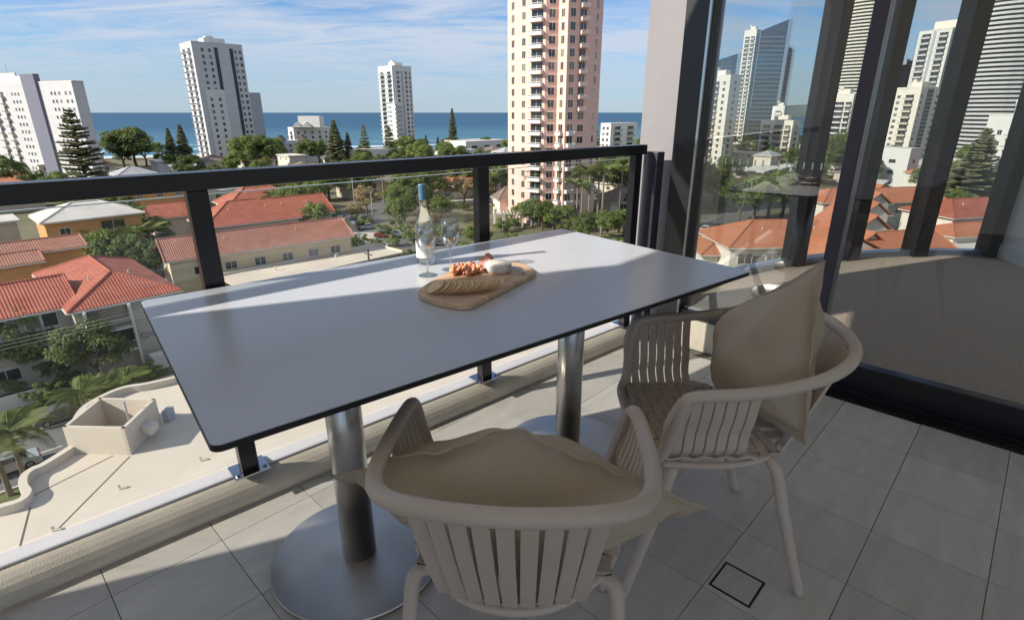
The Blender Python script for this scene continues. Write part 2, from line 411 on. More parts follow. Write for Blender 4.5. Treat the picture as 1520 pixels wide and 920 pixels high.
# ---- the wide post between handrail and pillar
ep = MB().prism([kn(2.455,1.66), kn(2.52,1.66), kn(2.52,1.745), kn(2.455,1.745)], -.004, 1.03).build('end_post', mat('steel_blue_powdercoat', (.13,.135,.17), .25, metal=.6, var=.1, scale=2), bevel=.004)
tag(ep, 'blue-grey metal post standing between the handrail end and the grey pillar', 'post')
# ---- pillar
PB, PC = dn((Vector((.845,2.933))).dot(DD), DOOR), dn((Vector((.936,2.847))).dot(DD), DOOR)
pil = thing('pillar', 'broad grey clad pillar at the corner between balustrade and glass wall', 'pillar', (.78, 3.1, 0))
A0 = (hx(953.5, 3.16), 3.16)
q = MB().prism([A0, PB, (PB[0]+.26, PB[1]+.27), (A0[0]+.22, A0[1]+.36)], -.3, 2.70).build('cladding', M['panel'], pil); rel(q, pil)
# dark frame stile next to it
# ---- glazed wall: fixed panel, sliding door, track
SB, SC_, SD = Vector(PB).dot(DD), Vector(PC).dot(DD), Vector((1.434, 2.383)).dot(DD)
def dbox(m, s0, s1, a0, a1, z0, z1): return m.prism([dn(s0,a0), dn(s1,a0), dn(s1,a1), dn(s0,a1)], z0, z1)
fx = thing('fixed_window', 'fixed floor-to-ceiling dark framed glass panel beside the grey pillar', 'window', (*dn(SC_, DOOR), 0))
def fpart(m, name, mt, bev=0, root=fx, par=None): o = m.build(name, mt, par or root, bevel=bev); rel(o, root); return o
fpart(dbox(MB(), SB+.004, SC_, DOOR-.05, DOOR+.07, .0, 2.70), 'jamb', M['darkmetal'], .003)
fpart(dbox(MB(), SC_-.0, SC_+.012, DOOR-.062, DOOR-.0505, .0, 2.70), 'jamb_bead', M['chrome'], .001)
fpart(dbox(MB(), SC_+.002, SD-.03, DOOR-.04, DOOR+.05, 2.55, 2.70), 'head_rail', M['darkmetal'])
fpart(dbox(MB(), SC_+.002, SD-.03, DOOR-.05, DOOR+.10, .0, .165), 'upstand', M['plaster'])
fpart(dbox(MB(), SC_+.002, SD-.03, DOOR-.04, DOOR+.05, .1655, .205), 'bottom_rail', M['darkmetal'])
gf = fpart(dbox(MB(), SC_+.003, SD-.012, DOOR-.004, DOOR+.004, .2055, 2.5495), 'glass_pane', M['doorglass'])
nd = 17
for k in range(nd):
    s_ = SC_+.035+(SD-.06-SC_-.05)*k/(nd-1)
    o = dbox(MB(), s_-.0032, s_+.0032, DOOR-.0056, DOOR-.0046, .982, 1.010).build('decal_dash', M['decal'], gf)
sdm = thing('sliding_door', 'tall sliding glass door with slim dark purple stile onto the carpeted room', 'door', (*dn(SD, DOOR+.06), 0))
def spart(m, name, mt, bev=0, par=None): o = m.build(name, mt, par or sdm, bevel=bev); rel(o, sdm); return o
M['stile'] = mat('plum_grey_stile', (.085,.075,.10), .35, metal=.4, var=.1, scale=2)
DE = SD+1.55
sp_ = spart(dbox(MB(), SD-.03, SD+.025, DOOR-.02, DOOR+.05, .012, 2.70), 'stile', M['stile'], .003)
q = dbox(MB(), SD+.0255, SD+.030, DOOR-.018, DOOR+.048, .012, 2.70).build('seal', M['chrome'], sp_)
spart(dbox(MB(), DE-.05, DE, DOOR-.02, DOOR+.05, .012, 2.70), 'stile', M['stile'], .003)
spart(dbox(MB(), SD+.031, DE-.051, DOOR-.015, DOOR+.045, .012, .135), 'bottom_rail', M['darkmetal'], .003)
spart(dbox(MB(), SD+.031, DE-.051, DOOR-.015, DOOR+.045, 2.56, 2.70), 'top_rail', M['darkmetal'])
gd = spart(dbox(MB(), SD+.031, DE-.051, DOOR+.010, DOOR+.018, .1355, 2.5595), 'glass_pane', M['doorglass'])
tk = thing('door_track', 'black grooved aluminium door track set along the edge of the paving', 'track', (*dn(SD+.7, DOOR-.06), 0))
def tpart(m, name): o = m.build(name, M['black'], tk, bevel=.0015); rel(o, tk)
tpart(dbox(MB(), SD-.03, DE+.6, 2.607, 2.86, -.005, .003), 'track_base')
for a0, a1, z in ((2.612,2.617,.010),(2.640,2.646,.008),(2.664,2.670,.008),(2.688,2.694,.010),(2.702,2.706,.008)):
    tpart(dbox(MB(), SD-.028, DE+.598, a0, a1, .0032, z), 'groove_fin')
# ---- the carpeted room and its curved window wall
ARC = [(.98,3.43),(1.35,3.80),(1.75,4.14),(2.20,4.41),(2.70,4.62),(3.25,4.765),(3.80,4.83),(4.33,4.80)]
ARCS = [(p.x, p.y) for p in spline([(x,y,0) for x,y in ARC], 5)]
RW0, RW1 = (4.33, 4.80), (3.93, 1.7)
cp_ = [dn(SC_-.05, 2.775)] + ARCS + [RW1, dn(DE+1.6, 2.865), dn(SC_-.05, 2.865)]
cpoly = [dn(SC_, 2.865)] + ARCS + [RW1, (3.75, .2), dn(DE+.9, 2.865)]
cf = struct(MB().prism(cpoly, -.3, .004).build('carpet_floor', M['carpet']))
w = struct(MB().prism([RW0, (RW0[0]+.15, RW0[1]), (3.93+.0, .2), (3.75, .2)], .002, 2.70).build('wall_right', M['wallpaint']))
MB().prism([(RW0[0]-.014, RW0[1]-.01), (RW0[0]+.002, RW0[1]-.01), (3.752, .2), (3.736, .2)], .0045, .13).build('skirting', M['wallpaint'], w)
ww = thing('curved_window_wall', 'curved row of tall dark-mullioned windows round the carpeted room', 'window', (*ARC[4], 0))
def wpart(m, name, mt, par=None, bev=0): o = m.build(name, mt, par or ww, bevel=bev); rel(o, ww); return o
def arc_at(k):                            # point of the arc on the sight-line with slope X/Y = k
    for a, b in zip(ARCS[:-1], ARCS[1:]):
        fa, fb = a[0]-k*a[1], b[0]-k*b[1]
        if fa*fb <= 0 and fa != fb:
            t = fa/(fa-fb); return (a[0]+(b[0]-a[0])*t, a[1]+(b[1]-a[1])*t), math.atan2(b[1]-a[1], b[0]-a[0])
mull = []
for pxh, wd in ((1217,.11),(1302,.13),(1410,.14),(1531,.15)):
    r_ = arc_at((pxh-760)/861.4)
    if not r_: continue
    (x, y), an = r_
    mull.append((x, y))
    wpart(MB().obox((x, y), an, wd, .16, .006, 2.70), 'mullion', M['darkmetal'], bev=.004)
def seg_pts(a, b):
    ins = [p for p in ARCS if a[0]+.03 < p[0] < b[0]-.03]
    return [a]+ins+[b]
ends = [ARCS[0]]+mull+([RW0] if mull[-1][0] < 4.25 else [])
for a, b_ in zip(ends[:-1], ends[1:]):
    P = seg_pts(a, b_); out = [(x+.0, y+.010) for x, y in P]
    wpart(MB().prism(P+out[::-1], .055, 2.70), 'glass_pane', M['paneglass'])
    o1 = [(x+.02, y-.04) for x, y in P]; o2 = [(x-.02, y+.05) for x, y in P]
    wpart(MB().prism(o1+o2[::-1], .0045, .054), 'sill', mat('sky_tinted_sill', (.22,.26,.34), .3, metal=.5, var=.05))  # blue of the reflected sky is put into the sill colour
# ---- ceiling slab over balcony and room, added shadow wall on the left
soff = struct(MB().prism([kn(-2.3,2.14), kn(-1.9,2.14), kn(-1.41,2.19), kn(-.8,2.42), kn(-.2,2.58), kn(.3,2.45), kn(.7,2.2), kn(1.1,2.02), kn(1.6,1.95), kn(2.35,1.90), (1.0,3.9), (1.75,4.5), (2.7,4.95), (3.8,5.2), (4.9,5.1), (4.6,-2.4), (-1.6,-2.4), kn(-2.3,-1.0)], 2.70, 2.95).build('ceiling', M['wallpaint']))  # out of view; outer edge bent to shape the sun patches below
WE = (-2.60, .55)
wl = struct(MB().prism([WE, (WE[0]-.16, WE[1]-.05), (-1.75,-2.2), (-1.58,-2.2)], -.3, 2.6998).build('shadow_wall_left', M['wallpaint']))  # unseen wall, added to cast the shade edge over table and floor
# ================================================================== TABLE
M['laminate'] = mat('pale_grey_compact_laminate', (.57,.585,.62), .30, var=.03, scale=3, bump=.015, bscale=300, spec=.5)
def sheen(m, lo, hi, sc):
    nt = m.node_tree; p = nt.nodes['Principled BSDF']; tc = nt.nodes.new('ShaderNodeTexCoord'); n = nt.nodes.new('ShaderNodeTexNoise'); n.inputs['Scale'].default_value = sc; n.inputs['Detail'].default_value = 8; n.inputs['Roughness'].default_value = .7
    r = nt.nodes.new('ShaderNodeMapRange'); r.inputs['From Min'].default_value = .3; r.inputs['From Max'].default_value = .7; r.inputs['To Min'].default_value = lo; r.inputs['To Max'].default_value = hi
    mq = nt.nodes.new('ShaderNodeMapping'); mq.inputs['Location'].default_value = (3.7, 9.1, 5.3)
    nt.links.new(tc.outputs['Object'], mq.inputs[0]); nt.links.new(mq.outputs[0], n.inputs[0]); nt.links.new(n.outputs[0], r.inputs['Value']); nt.links.new(r.outputs[0], p.inputs['Roughness'])
sheen(M['laminate'], .22, .29, 2.2); sheen(M['tile'], .42, .66, 4)
M['black_edge'] = mat('black_laminate_core', (.012,.012,.013), .45, var=.1)
M['steel'] = mat('brushed_stainless_steel', (.64,.62,.60), .27, metal=1, var=.12, scale=1.2, bump=.12, bscale=260, stretch=(1,1,.03))
TABA = R(38.6); TC = (-.118, 1.527)
tab = thing('dining_table', 'long grey-topped table with black edge on two round steel pedestals', 'table', (*TC, 0), TABA)
def rrect(L, W, r, n=6):
    P = []
    for cx, cy, a0 in ((L/2-r, W/2-r, 0),(-L/2+r, W/2-r, 90),(-L/2+r, -W/2+r, 180),(L/2-r, -W/2+r, 270)):
        for k in range(n+1):
            a = R(a0+90*k/n); P.append((cx+r*math.cos(a), cy+r*math.sin(a)))
    return P
TL, TW, TZ = 1.555, .872, .745
MB().prism(rrect(TL, TW, .018), TZ-.012, TZ-.0012).build('table_edge', M['black_edge'], tab)
MB().prism(rrect(TL-.003, TW-.003, .017), TZ-.00119, TZ).build('table_top', M['laminate'], tab)
def brushed_disc():
    m = mat('radial_brushed_steel', (.55,.50,.44), .34, metal=1, var=.10, scale=6)
    p = m.node_tree.nodes['Principled BSDF']; p.inputs['Anisotropic'].default_value = .75
    tn = m.node_tree.nodes.new('ShaderNodeTangent'); tn.direction_type = 'RADIAL'; tn.axis = 'Z'
    m.node_tree.links.new(tn.outputs[0], p.inputs['Tangent'])
    return m
M['disc'] = brushed_disc()
for s_ in (-1, 1):
    d = MB().lathe([(.0,.0),(.243,.0),(.2445,.003),(.2445,.009),(.242,.012),(.049,.0135),(0,.0135)], 72).build('base_disc', M['disc'], tab, (s_*.42, 0, .001), smooth=False)
    c = MB().lathe([(.047,.0135),(.047,.715)], 48).build('column', M['steel'], tab, (s_*.42, 0, 0), smooth=True)
    MB().box(-.15,.15,-.15,.15,.716,.7325).build('mounting_plate', M['black'], tab, (s_*.42, 0, 0))
# ================================================================== CHAIRS
M['poly'] = mat('taupe_moulded_plastic', (.58,.485,.41), .42, var=.05, scale=8, bump=.04, bscale=300)
def chair_parts():
    P = {}
    half = [(.0,.185,.412),(.10,.185,.412),(.175,.178,.416),(.205,.160,.445),(.228,.146,.53),(.238,.134,.598),(.242,.118,.616),(.245,.075,.622),(.246,.0,.626),(.242,-.09,.636),(.226,-.19,.656),(.190,-.262,.678),(.122,-.304,.694),(.0,-.322,.700)]
    loop = half + [(-x, y, z) for x, y, z in half[-2:0:-1]]
    P['rim'] = [MB().tube(spline(loop, 5, True), .0148, 12, True).mesh('rim', M['poly'], True)]
    nx, ny = 9, 12
    xs = [(-.5+(i+.5)/nx)*.405 for i in range(nx)]; ys = [.158-.0262*j for j in range(ny)]
    arms = []
    for j, y in enumerate(ys):
        pts = []
        side = j < 8
        def topxz(): 
            return (.243+.003*min(1, j/5), .618+.0018*j)
        tx, tz = topxz(); yt = min(y, .112-.004*j) if j < 3 else y
        if side:
            prof_ = [(tx, tz, (y+yt)/2 if j < 2 else y), (tx-.010, .56, y), (tx-.026, .505, y), (.216, .462, y), (.196, .437, y)]
        else: prof_ = [(max(.10, .205-.024*(j-7)), .425, y)]
        rt = spline(prof_, 4) if side else [Vector(p) for p in prof_]
        rt = [Vector((p[0], p[2], p[1])) for p in rt]
        mid = []
        for i in range(nx-1, -1, -1):
            zz = .4205 + .006*((xs[i]/.2)**2)
            up = 1 if (i+j) % 2 else -1
            mid.append(Vector((xs[i], y, zz+up*.0042)))
            if i: mid.append(Vector(((xs[i]+xs[i-1])/2, y, .4205+.006*(((xs[i]+xs[i-1])/.4)**2))))
        path = rt + mid + [Vector((-p.x, p.y, p.z)) for p in reversed(rt)]
        arms.append(MB().ribbon(path, (0, .0108, 0), .0065).mesh('side_slat', M['poly']))
    P['side_slat'] = arms
    backs = []
    for i, x in enumerate(xs):
        pts = [Vector((x, .182, .414))]
        for j, y in enumerate(ys):
            up = -1 if (i+j) % 2 else 1
            pts.append(Vector((x, y, .4205+.006*((x/.2)**2)+up*.0042)))
        yb = -.322+.072*(abs(x)/.2)**2.2; zb = .700-.019*(abs(x)/.2)**2
        lim = -.205+.125*(abs(x)/.18)**2.2
        pts = [q for q in pts if q.y > lim]+[Vector((x, lim-.006, .4185))]
        backs.append(MB().ribbon(pts, (.0185, 0, 0), .0065).mesh('seat_strip', M['poly']))
    P['seat_strip'] = backs
    bs = []
    for i in range(9):
        x = (i-4)*.0355
        yb = -.320+.045*(abs(x)/.15)**2; zb = .699-.012*(abs(x)/.15)**2
        y0 = -.205+.03*(abs(x)/.15)**2
        path = spline([(x*.85, y0+.004, .402), (x*.86, y0-.022, .455), (x*.93, (y0+yb)/2-.012, .57), (x, yb, zb)], 5)
        bs.append(MB().ribbon(path, (.0130, 0, 0), .0085).mesh('back_slat', M['poly']))
    P['back_slat'] = bs
    fr_ = [(.198,.16,.412),(.207,.06,.410),(.203,-.03,.410),(.180,-.10,.410),(.13,-.16,.408),(.07,-.20,.406),(0,-.212,.405)]
    MBk = MB().tube(spline(fr_+[(-a, b, c) for a, b, c in fr_[-2::-1]], 4), .009, 8)
    P['seat_frame'] = [MBk.mesh('seat_frame', M['poly'], True)]
    P['leg'] = []
    for s in (-1, 1):
        rl = [.012]*4+[.016]*4+[.018]*4+[.018]*4+[.0175]*4+[.0165]*4+[.0155]*4+[.0145]
        for yy, pth in ((-1, [(.09,-.110,.398),(.165,-.122,.401),(.186,-.130,.392),(.194,-.140,.365),(.1985,-.163,.28),(.2035,-.190,.19),(.2085,-.217,.10),(.215,-.25,.0)]),
                        (1, [(.10,.08,.398),(.175,.118,.401),(.192,.130,.390),(.1985,.140,.360),(.2025,.159,.28),(.2065,.182,.19),(.2105,.206,.10),(.215,.232,.0)])):
            P['leg'].append(MB().tube(spline([(s*a, b, c) for a, b, c in pth], 4), rl, 10, flat=.8).mesh('leg', M['poly'], True))
    return P
CH = chair_parts()
def chair(C, heading, label):
    t = thing('armchair', label, 'chair', (*C, 0), R(heading-90), 'taupe plastic armchairs at the table')
    for name, ms in CH.items():
        for me in ms: put(me, name, t)
    return t
chair((.012, .925), 86, 'taupe slatted plastic armchair seen from its back, turned to the long table side')
chair((.520, 1.330), 181, 'taupe woven-seat armchair beside the glass door, its seat and arm slats showing')
# ---- cushions
M['linen'] = mat('beige_linen', (.50,.405,.30), .9, var=.06, scale=260, bump=.35, bscale=700)
def cushion(label, A, B, C, D, T, sag, nrm_hint, seed, pinch=.10, wv=1.0):
    """A,B,C,D = corners in order round; bulging pad between two linen faces with a flat flange"""
    A, B, C, D = map(Vector, (A, B, C, D)); ctr = (A+B+C+D)/4
    nrm = (B-D).cross(C-A).normalized()
    if nrm.dot(Vector(nrm_hint)) < 0: nrm = -nrm
    n = 44; rg = random.Random(seed)
    ph = [(rg.uniform(3,9), rg.uniform(3,9), rg.uniform(0,6), rg.uniform(.4,1)) for _ in range(7)]
    t = thing('cushion', label, 'cushion', tuple(ctr), 0, 'linen scatter cushions on the chairs')
    def mid(u, v):
        # edges drawn in between the corners
        uu = u*(1-pinch*(1-v*v)*abs(u)**2); vv = v*(1-pinch*(1-u*u)*abs(v)**2)
        a, b = (uu+1)/2, (vv+1)/2
        p = A*(1-a)*(1-b)+B*a*(1-b)+C*a*b+D*(1-a)*b
        e = max(abs(u), abs(v))
        wob = wv*.010*math.sin(7*u+ph[0][2])*math.sin(6*v+ph[1][2])*e**3+wv*.004*math.sin(17*(u-v)+ph[2][2])*e**4
        return p + nrm*(wob + sag(u, v))
    def th(u, v):
        k = max(0, (1-(abs(u)/.90)**2.4))*max(0, (1-(abs(v)/.90)**2.4))
        w = T*k**.55
        wr = sum(a[3]*math.sin(a[0]*u+a[1]*v*(1 if i % 2 else -1)+a[2]) for i, a in enumerate(ph))*.0042*(k**.3)
        cre = sum(.0045*math.sin(9*math.atan2(v-b_, u-a_)*2+a_*3+seed)*math.exp(-((u-a_)**2+(v-b_)**2)*1.6) for a_, b_ in ((1,1),(1,-1),(-1,1),(-1,-1)))*k**.25
        return w+wr+cre
    m = MB(); vs = []
    for s in (1, -1):
        for i in range(n+1):
            for j in range(n+1):
                u, v = -1+2*i/n, -1+2*j/n
                vs.append(mid(u, v)+nrm*s*(th(u, v)+.0016)-ctr)
    fs = []; q = (n+1)**2
    for i in range(n):
        for j in range(n):
            a = i*(n+1)+j
            fs.append((a, a+n+1, a+n+2, a+1)); fs.append((q+a, q+a+1, q+a+n+2, q+a+n+1))
    for k in range(n):
        for a, b in ((k, k+1), (n*(n+1)+k+1, n*(n+1)+k)): fs.append((a, b, q+b, q+a))
        for a, b in (((k+1)*(n+1), k*(n+1)), (k*(n+1)+n, (k+1)*(n+1)+n)): fs.append((a, b, q+b, q+a))
    m.add(vs, fs).build('cover', M['linen'], t, smooth=True)
    e = MB()
    loop = []
    for k in range(40): loop.append(mid(-1+2*k/40, -1))
    for k in range(40): loop.append(mid(1, -1+2*k/40))
    for k in range(40): loop.append(mid(1-2*k/40, 1))
    for k in range(40): loop.append(mid(-1, 1-2*k/40))
    e.tube([p-ctr for p in loop], .0030, 6, True).build('flange_hem', M['linen'], t, smooth=True)
    return t
def sag1(u, v): return -.012*math.exp(-((u)**2+(v)**2)*2.0)
cushion('beige linen cushion wedged cornerwise in the chair seen from its back, corners poking out', (.008,.790,.722), (.335,.765,.578), (.01,.850,.430), (-.335,.850,.588), .110, sag1, (0,.9,.4), 3, .02, .8)
cushion('beige linen cushion propped upright in the chair beside the glass door', (.705,1.195,.905), (.635,1.535,.66), (.575,1.37,.47), (.700,1.115,.475), .105, lambda u, v: 0.0, (-1,-.25,.3), 8, .06, .35)
# ================================================================== FOOD AND WINE
def tz(px, py, z=TZ): return onz(px, py, z)
M['wood'] = mat('acacia_board', (.62,.42,.26), .5, var=.3, scale=9, stretch=(1,6,1), bump=.1, bscale=60)
BZ = TZ+.016
bo = [(620.5,433),(630,440),(650,446.5),(682,452),(702,450),(730,436),(762,420),(794,404),(790,399),(775,390),(745,390),(705,394),(672,402),(645,414),(626,426)]
bp_ = [onz(x, y, BZ) for x, y in bo]
bc = (sum(p[0] for p in bp_)/len(bp_), sum(p[1] for p in bp_)/len(bp_))
o = MB().prism([(p[0]-bc[0], p[1]-bc[1]) for p in [(q.x, q.y) for q in spline([(x, y, 0) for x, y in bp_], 4, True)]], .0008, .016,
    ).build('serving_board', M['wood'], None, (*bc, TZ), bevel=.003)
tag(o, 'leaf-shaped wooden serving board laid with crackers, cheese and cured meat', 'board')
M['cracker'] = mat('cracker_bake', (.80,.63,.40), .8, var=.25, scale=90, bump=.4, bscale=300)
M['crust'] = mat('cracker_rim', (.62,.38,.18), .8, var=.2, scale=120)
cm = MB(); cm.lathe([(.0,-.0016),(.0225,-.0016)], 20); cm.lathe([(.0225,.0016),(.0,.0016)], 20); cm.f = [f for f in cm.f if len(f) == 4]; cm.m = [0]*len(cm.f)
cm.mi(1).lathe([(.0225,-.0016),(.0243,-.0006),(.0243,.0006),(.0225,.0016)], 20); del cm.f[-2:]; del cm.m[-2:]
cme = cm.mesh('cracker', [M['cracker'], M['crust']])
nc = 22
for k in range(nc):
    f = k/(nc-1)
    x, y = onz(645+f*92, 429.5-f*7+3*math.sin(f*3.1), BZ+.010)
    c = put(cme, 'cracker', None, (x, y, BZ+.0165-.002*f+.0016*(k % 2)))
    c.rotation_euler = (R(16+random.Random(k).uniform(-4,4)), R(-30+8*f+random.Random(k).uniform(-4,4)), R(-8+f*14))
    tag(c, 'thin round baked cracker in the overlapping row on the board', 'cracker', 'crackers fanned along the serving board')
ch = onz(739.5, 402, BZ)
M['rind'] = mat('white_bloomy_rind', (.80,.77,.71), .8, var=.10, scale=70, bump=.3, bscale=160)
t = thing('soft_cheese', 'round white soft cheese with scored rind on the board', 'cheese', (*ch, BZ), R(20))
MB().lathe([(0,.0005),(.037,.0005),(.041,.004),(.0415,.022),(.038,.0265),(0,.0275)], 40).build('rind', M['rind'], t, smooth=True)
for k in range(5): MB().box(-.028+.003*abs(k-2), .028-.003*abs(k-2), -.0006, .0006, .0255, .0278).build('score_mark', mat('rind_score', (.42,.38,.30), .9, var=.1), t, (0, -.022+.011*k, 0))
M['ham'] = mat('cured_ham', (.50,.10,.06), .45, var=.5, scale=90, col2=(.80,.46,.26))
M['salami'] = mat('salami', (.42,.10,.09), .5, var=.6, scale=130, col2=(.70,.42,.36))
for k in range(6):
    rg = random.Random(50+k)
    x, y = onz(678+k*5.6+rg.uniform(-2,2), 403-k*.9+rg.uniform(-3,3), BZ+.01)
    m = MB(); n1, n2 = 18, 8; vs = []; ax = rg.uniform(0, 3)
    for i in range(n1+1):
        for j in range(n2+1):
            a = -.045+.09*i/n1; b = -.013+.026*j/n2
            z = .010+.011*math.sin(i*1.05+k+j*.45)*(.4+.6*j/n2)+.007*math.sin(j*.8+k)
            vs.append((a*.55+.004*math.sin(j*1.3+i*.4), b+.006*math.sin(i*.8+k), z))
    m.add(vs, [(i*(n2+1)+j, (i+1)*(n2+1)+j, (i+1)*(n2+1)+j+1, i*(n2+1)+j+1) for i in range(n1) for j in range(n2)])
    o = m.build('ham_slice', M['ham'], None, (x, y, BZ+.004), ax, smooth=True)
    sd_ = o.modifiers.new('solid', 'SOLIDIFY'); sd_.thickness = .0015
    tag(o, 'ruffled slice of red cured ham heaped beside the crackers', 'ham', 'ham slices heaped on the serving board')
for k in range(3):
    x, y = onz(716+k*5, 396-k*3, BZ+.008)
    o = MB().lathe([(0,-.0012),(.0205,-.0012),(.021,0),(.0205,.0012),(0,.0012)], 20).build('salami_slice', M['salami'], None, (x, y, BZ+.0115+.004*k))
    o.rotation_euler = (R(20+22*k), R(-12), R(30*k))
    tag(o, 'round salami slice tucked behind the white cheese', 'salami', 'salami slices on the serving board')
kx = onz(754, 392, BZ+.030); kx2 = onz(779, 405.5, BZ+.004)
ka = math.atan2(kx2[1]-kx[1], kx2[0]-kx[0]); kl = math.hypot(kx2[0]-kx[0], kx2[1]-kx[1])
t = thing('cheese_knife', 'small steel cheese knife leaning on the white cheese', 'knife', (*kx2, BZ+.003), ka)
t.rotation_euler = (0, math.atan2(.026, kl), ka)
MB().prism([(-kl,-.008),(-kl*.45,-.009),(-kl*.35,-.004),(-kl*.35,.004),(-kl*.45,.006),(-kl,.004)], -.0008, .0008).build('blade', M['chrome'], t)
MB().tube([(-kl*.36,0,0),(-kl*.2,0,0),(0,0,0)], [.0035,.005,.0042], 8, flat=.7).build('handle', M['chrome'], t, smooth=True)
# ---- bottle and two glasses
def real_glass(name, col):
    m = mat(name, col, 0.0, var=0); p = m.node_tree.nodes['Principled BSDF']; p.inputs['Transmission Weight'].default_value = 1; p.inputs['IOR'].default_value = 1.42
    return m
M['bottleglass'] = real_glass('wine_bottle_glass', (.93,.96,.86)); M['crystal'] = glass('wine_glass', (.90,.93,.93), .27)
M['cap'] = mat('blue_screw_cap', (.12,.24,.36), .35, metal=.3, var=.08, scale=30)
M['label'] = mat('paper_label', (.80,.79,.76), .7, var=.04, scale=40)
M['ink'] = mat('label_ink', (.10,.11,.14), .7, var=0)
M['inkblue'] = mat('label_blue', (.10,.22,.36), .6, var=0)
bx_, by_ = tz(632.5, 391)
S = .80
t = thing('wine_bottle', 'clear white wine bottle with blue screw cap and white paper label', 'bottle', (bx_, by_, TZ+.0005), R(-60))
pr = [(.0,.004),(.030,.0),(.0365,.004),(.0375,.012),(.0375,.150),(.036,.170),(.030,.192),(.020,.218),(.0152,.240),(.0142,.262),(.0142,.318),(.0,.318)]
MB().lathe([(r*S, z*S) for r, z in pr], 40).build('bottle_glass', M['bottleglass'], t, smooth=True)
MB().lathe([(r*S, z*S) for r, z in [(.0146,.262),(.0156,.263),(.0156,.285),(.0150,.286),(.0156,.287),(.0156,.322),(.0148,.324),(0,.324)]], 32).build('screw_cap', M['cap'], t, smooth=False)
def wrap(name, mt, parent, a0, a1, z0, z1, r, n=24, z1f=None):
    m = MB(); vs = []
    for k in range(n+1):
        a = a0+(a1-a0)*k/n
        vs += [(r*math.cos(a), r*math.sin(a), z0), (r*math.cos(a), r*math.sin(a), z1f(k/n) if z1f else z1)]
    return m.add(vs, [(2*k, 2*k+2, 2*k+3, 2*k+1) for k in range(n)]).build(name, mt, parent, smooth=True)
lb = wrap('paper_label', M['label'], t, R(-145), R(85), .030*S, 0, .0379*S, 32, lambda f: S*(.098+.030*math.exp(-((f-.5)/.13)**2)))
el = MB(); vs = [(.03815*S*math.cos(R(-30)), .03815*S*math.sin(R(-30)), .112*S)]
for k in range(24):
    a = 2*math.pi*k/24; th_ = R(-30)+R(22)*math.cos(a)
    vs.append((.03815*S*math.cos(th_), .03815*S*math.sin(th_), S*(.112+.010*math.sin(a))))
el.add(vs, [(0, 1+k, 1+(k+1) % 24) for k in range(24)]).build('blue_oval', M['inkblue'], lb)
for z, a0, a1, hgt in ((.078,-70,10,.004),(.066,-78,18,.0022),(.056,-60,0,.0022),(.047,-72,12,.0018)):
    a = a0; rg = random.Random(int(z*1000))
    while a < a1:
        wd = rg.uniform(5, 11); wrap('print_mark', M['ink'], lb, R(a), R(min(a+wd, a1)), z*S, (z+hgt)*S, .03812*S, 4); a += wd+2.5
def wineglass(px, py, label):
    x, y = tz(px, py)
    t = thing('wine_glass', label, 'wine glass', (x, y, TZ+.0005), 0, 'wine glasses on the table')
    pr = [(.0,.002),(.036,.0),(.0365,.002),(.020,.005),(.006,.010),(.0042,.020),(.0040,.078),(.006,.086),(.018,.095),(.031,.112),(.0375,.132),(.0385,.150),(.036,.175),(.0325,.200),(.0318,.2005),(.0352,.175),(.0376,.150),(.0365,.133),(.030,.114),(.017,.0985),(.0,.0945)]
    q = [(r*S, z*S) for r, z in pr]
    MB().lathe(q[:8]+[(0,.0862*S)], 36).build('stem_and_foot', M['crystal'], t, smooth=True)
    MB().lathe([(0,.0866*S)]+[(.006*S,.0868*S)]+q[8:], 36).build('bowl', M['crystal'], t, smooth=True)
wineglass(635, 408.5, 'empty stemmed wine glass standing in front of the wine bottle')
wineglass(669.5, 400, 'empty stemmed wine glass beside the bottle, behind the ham')
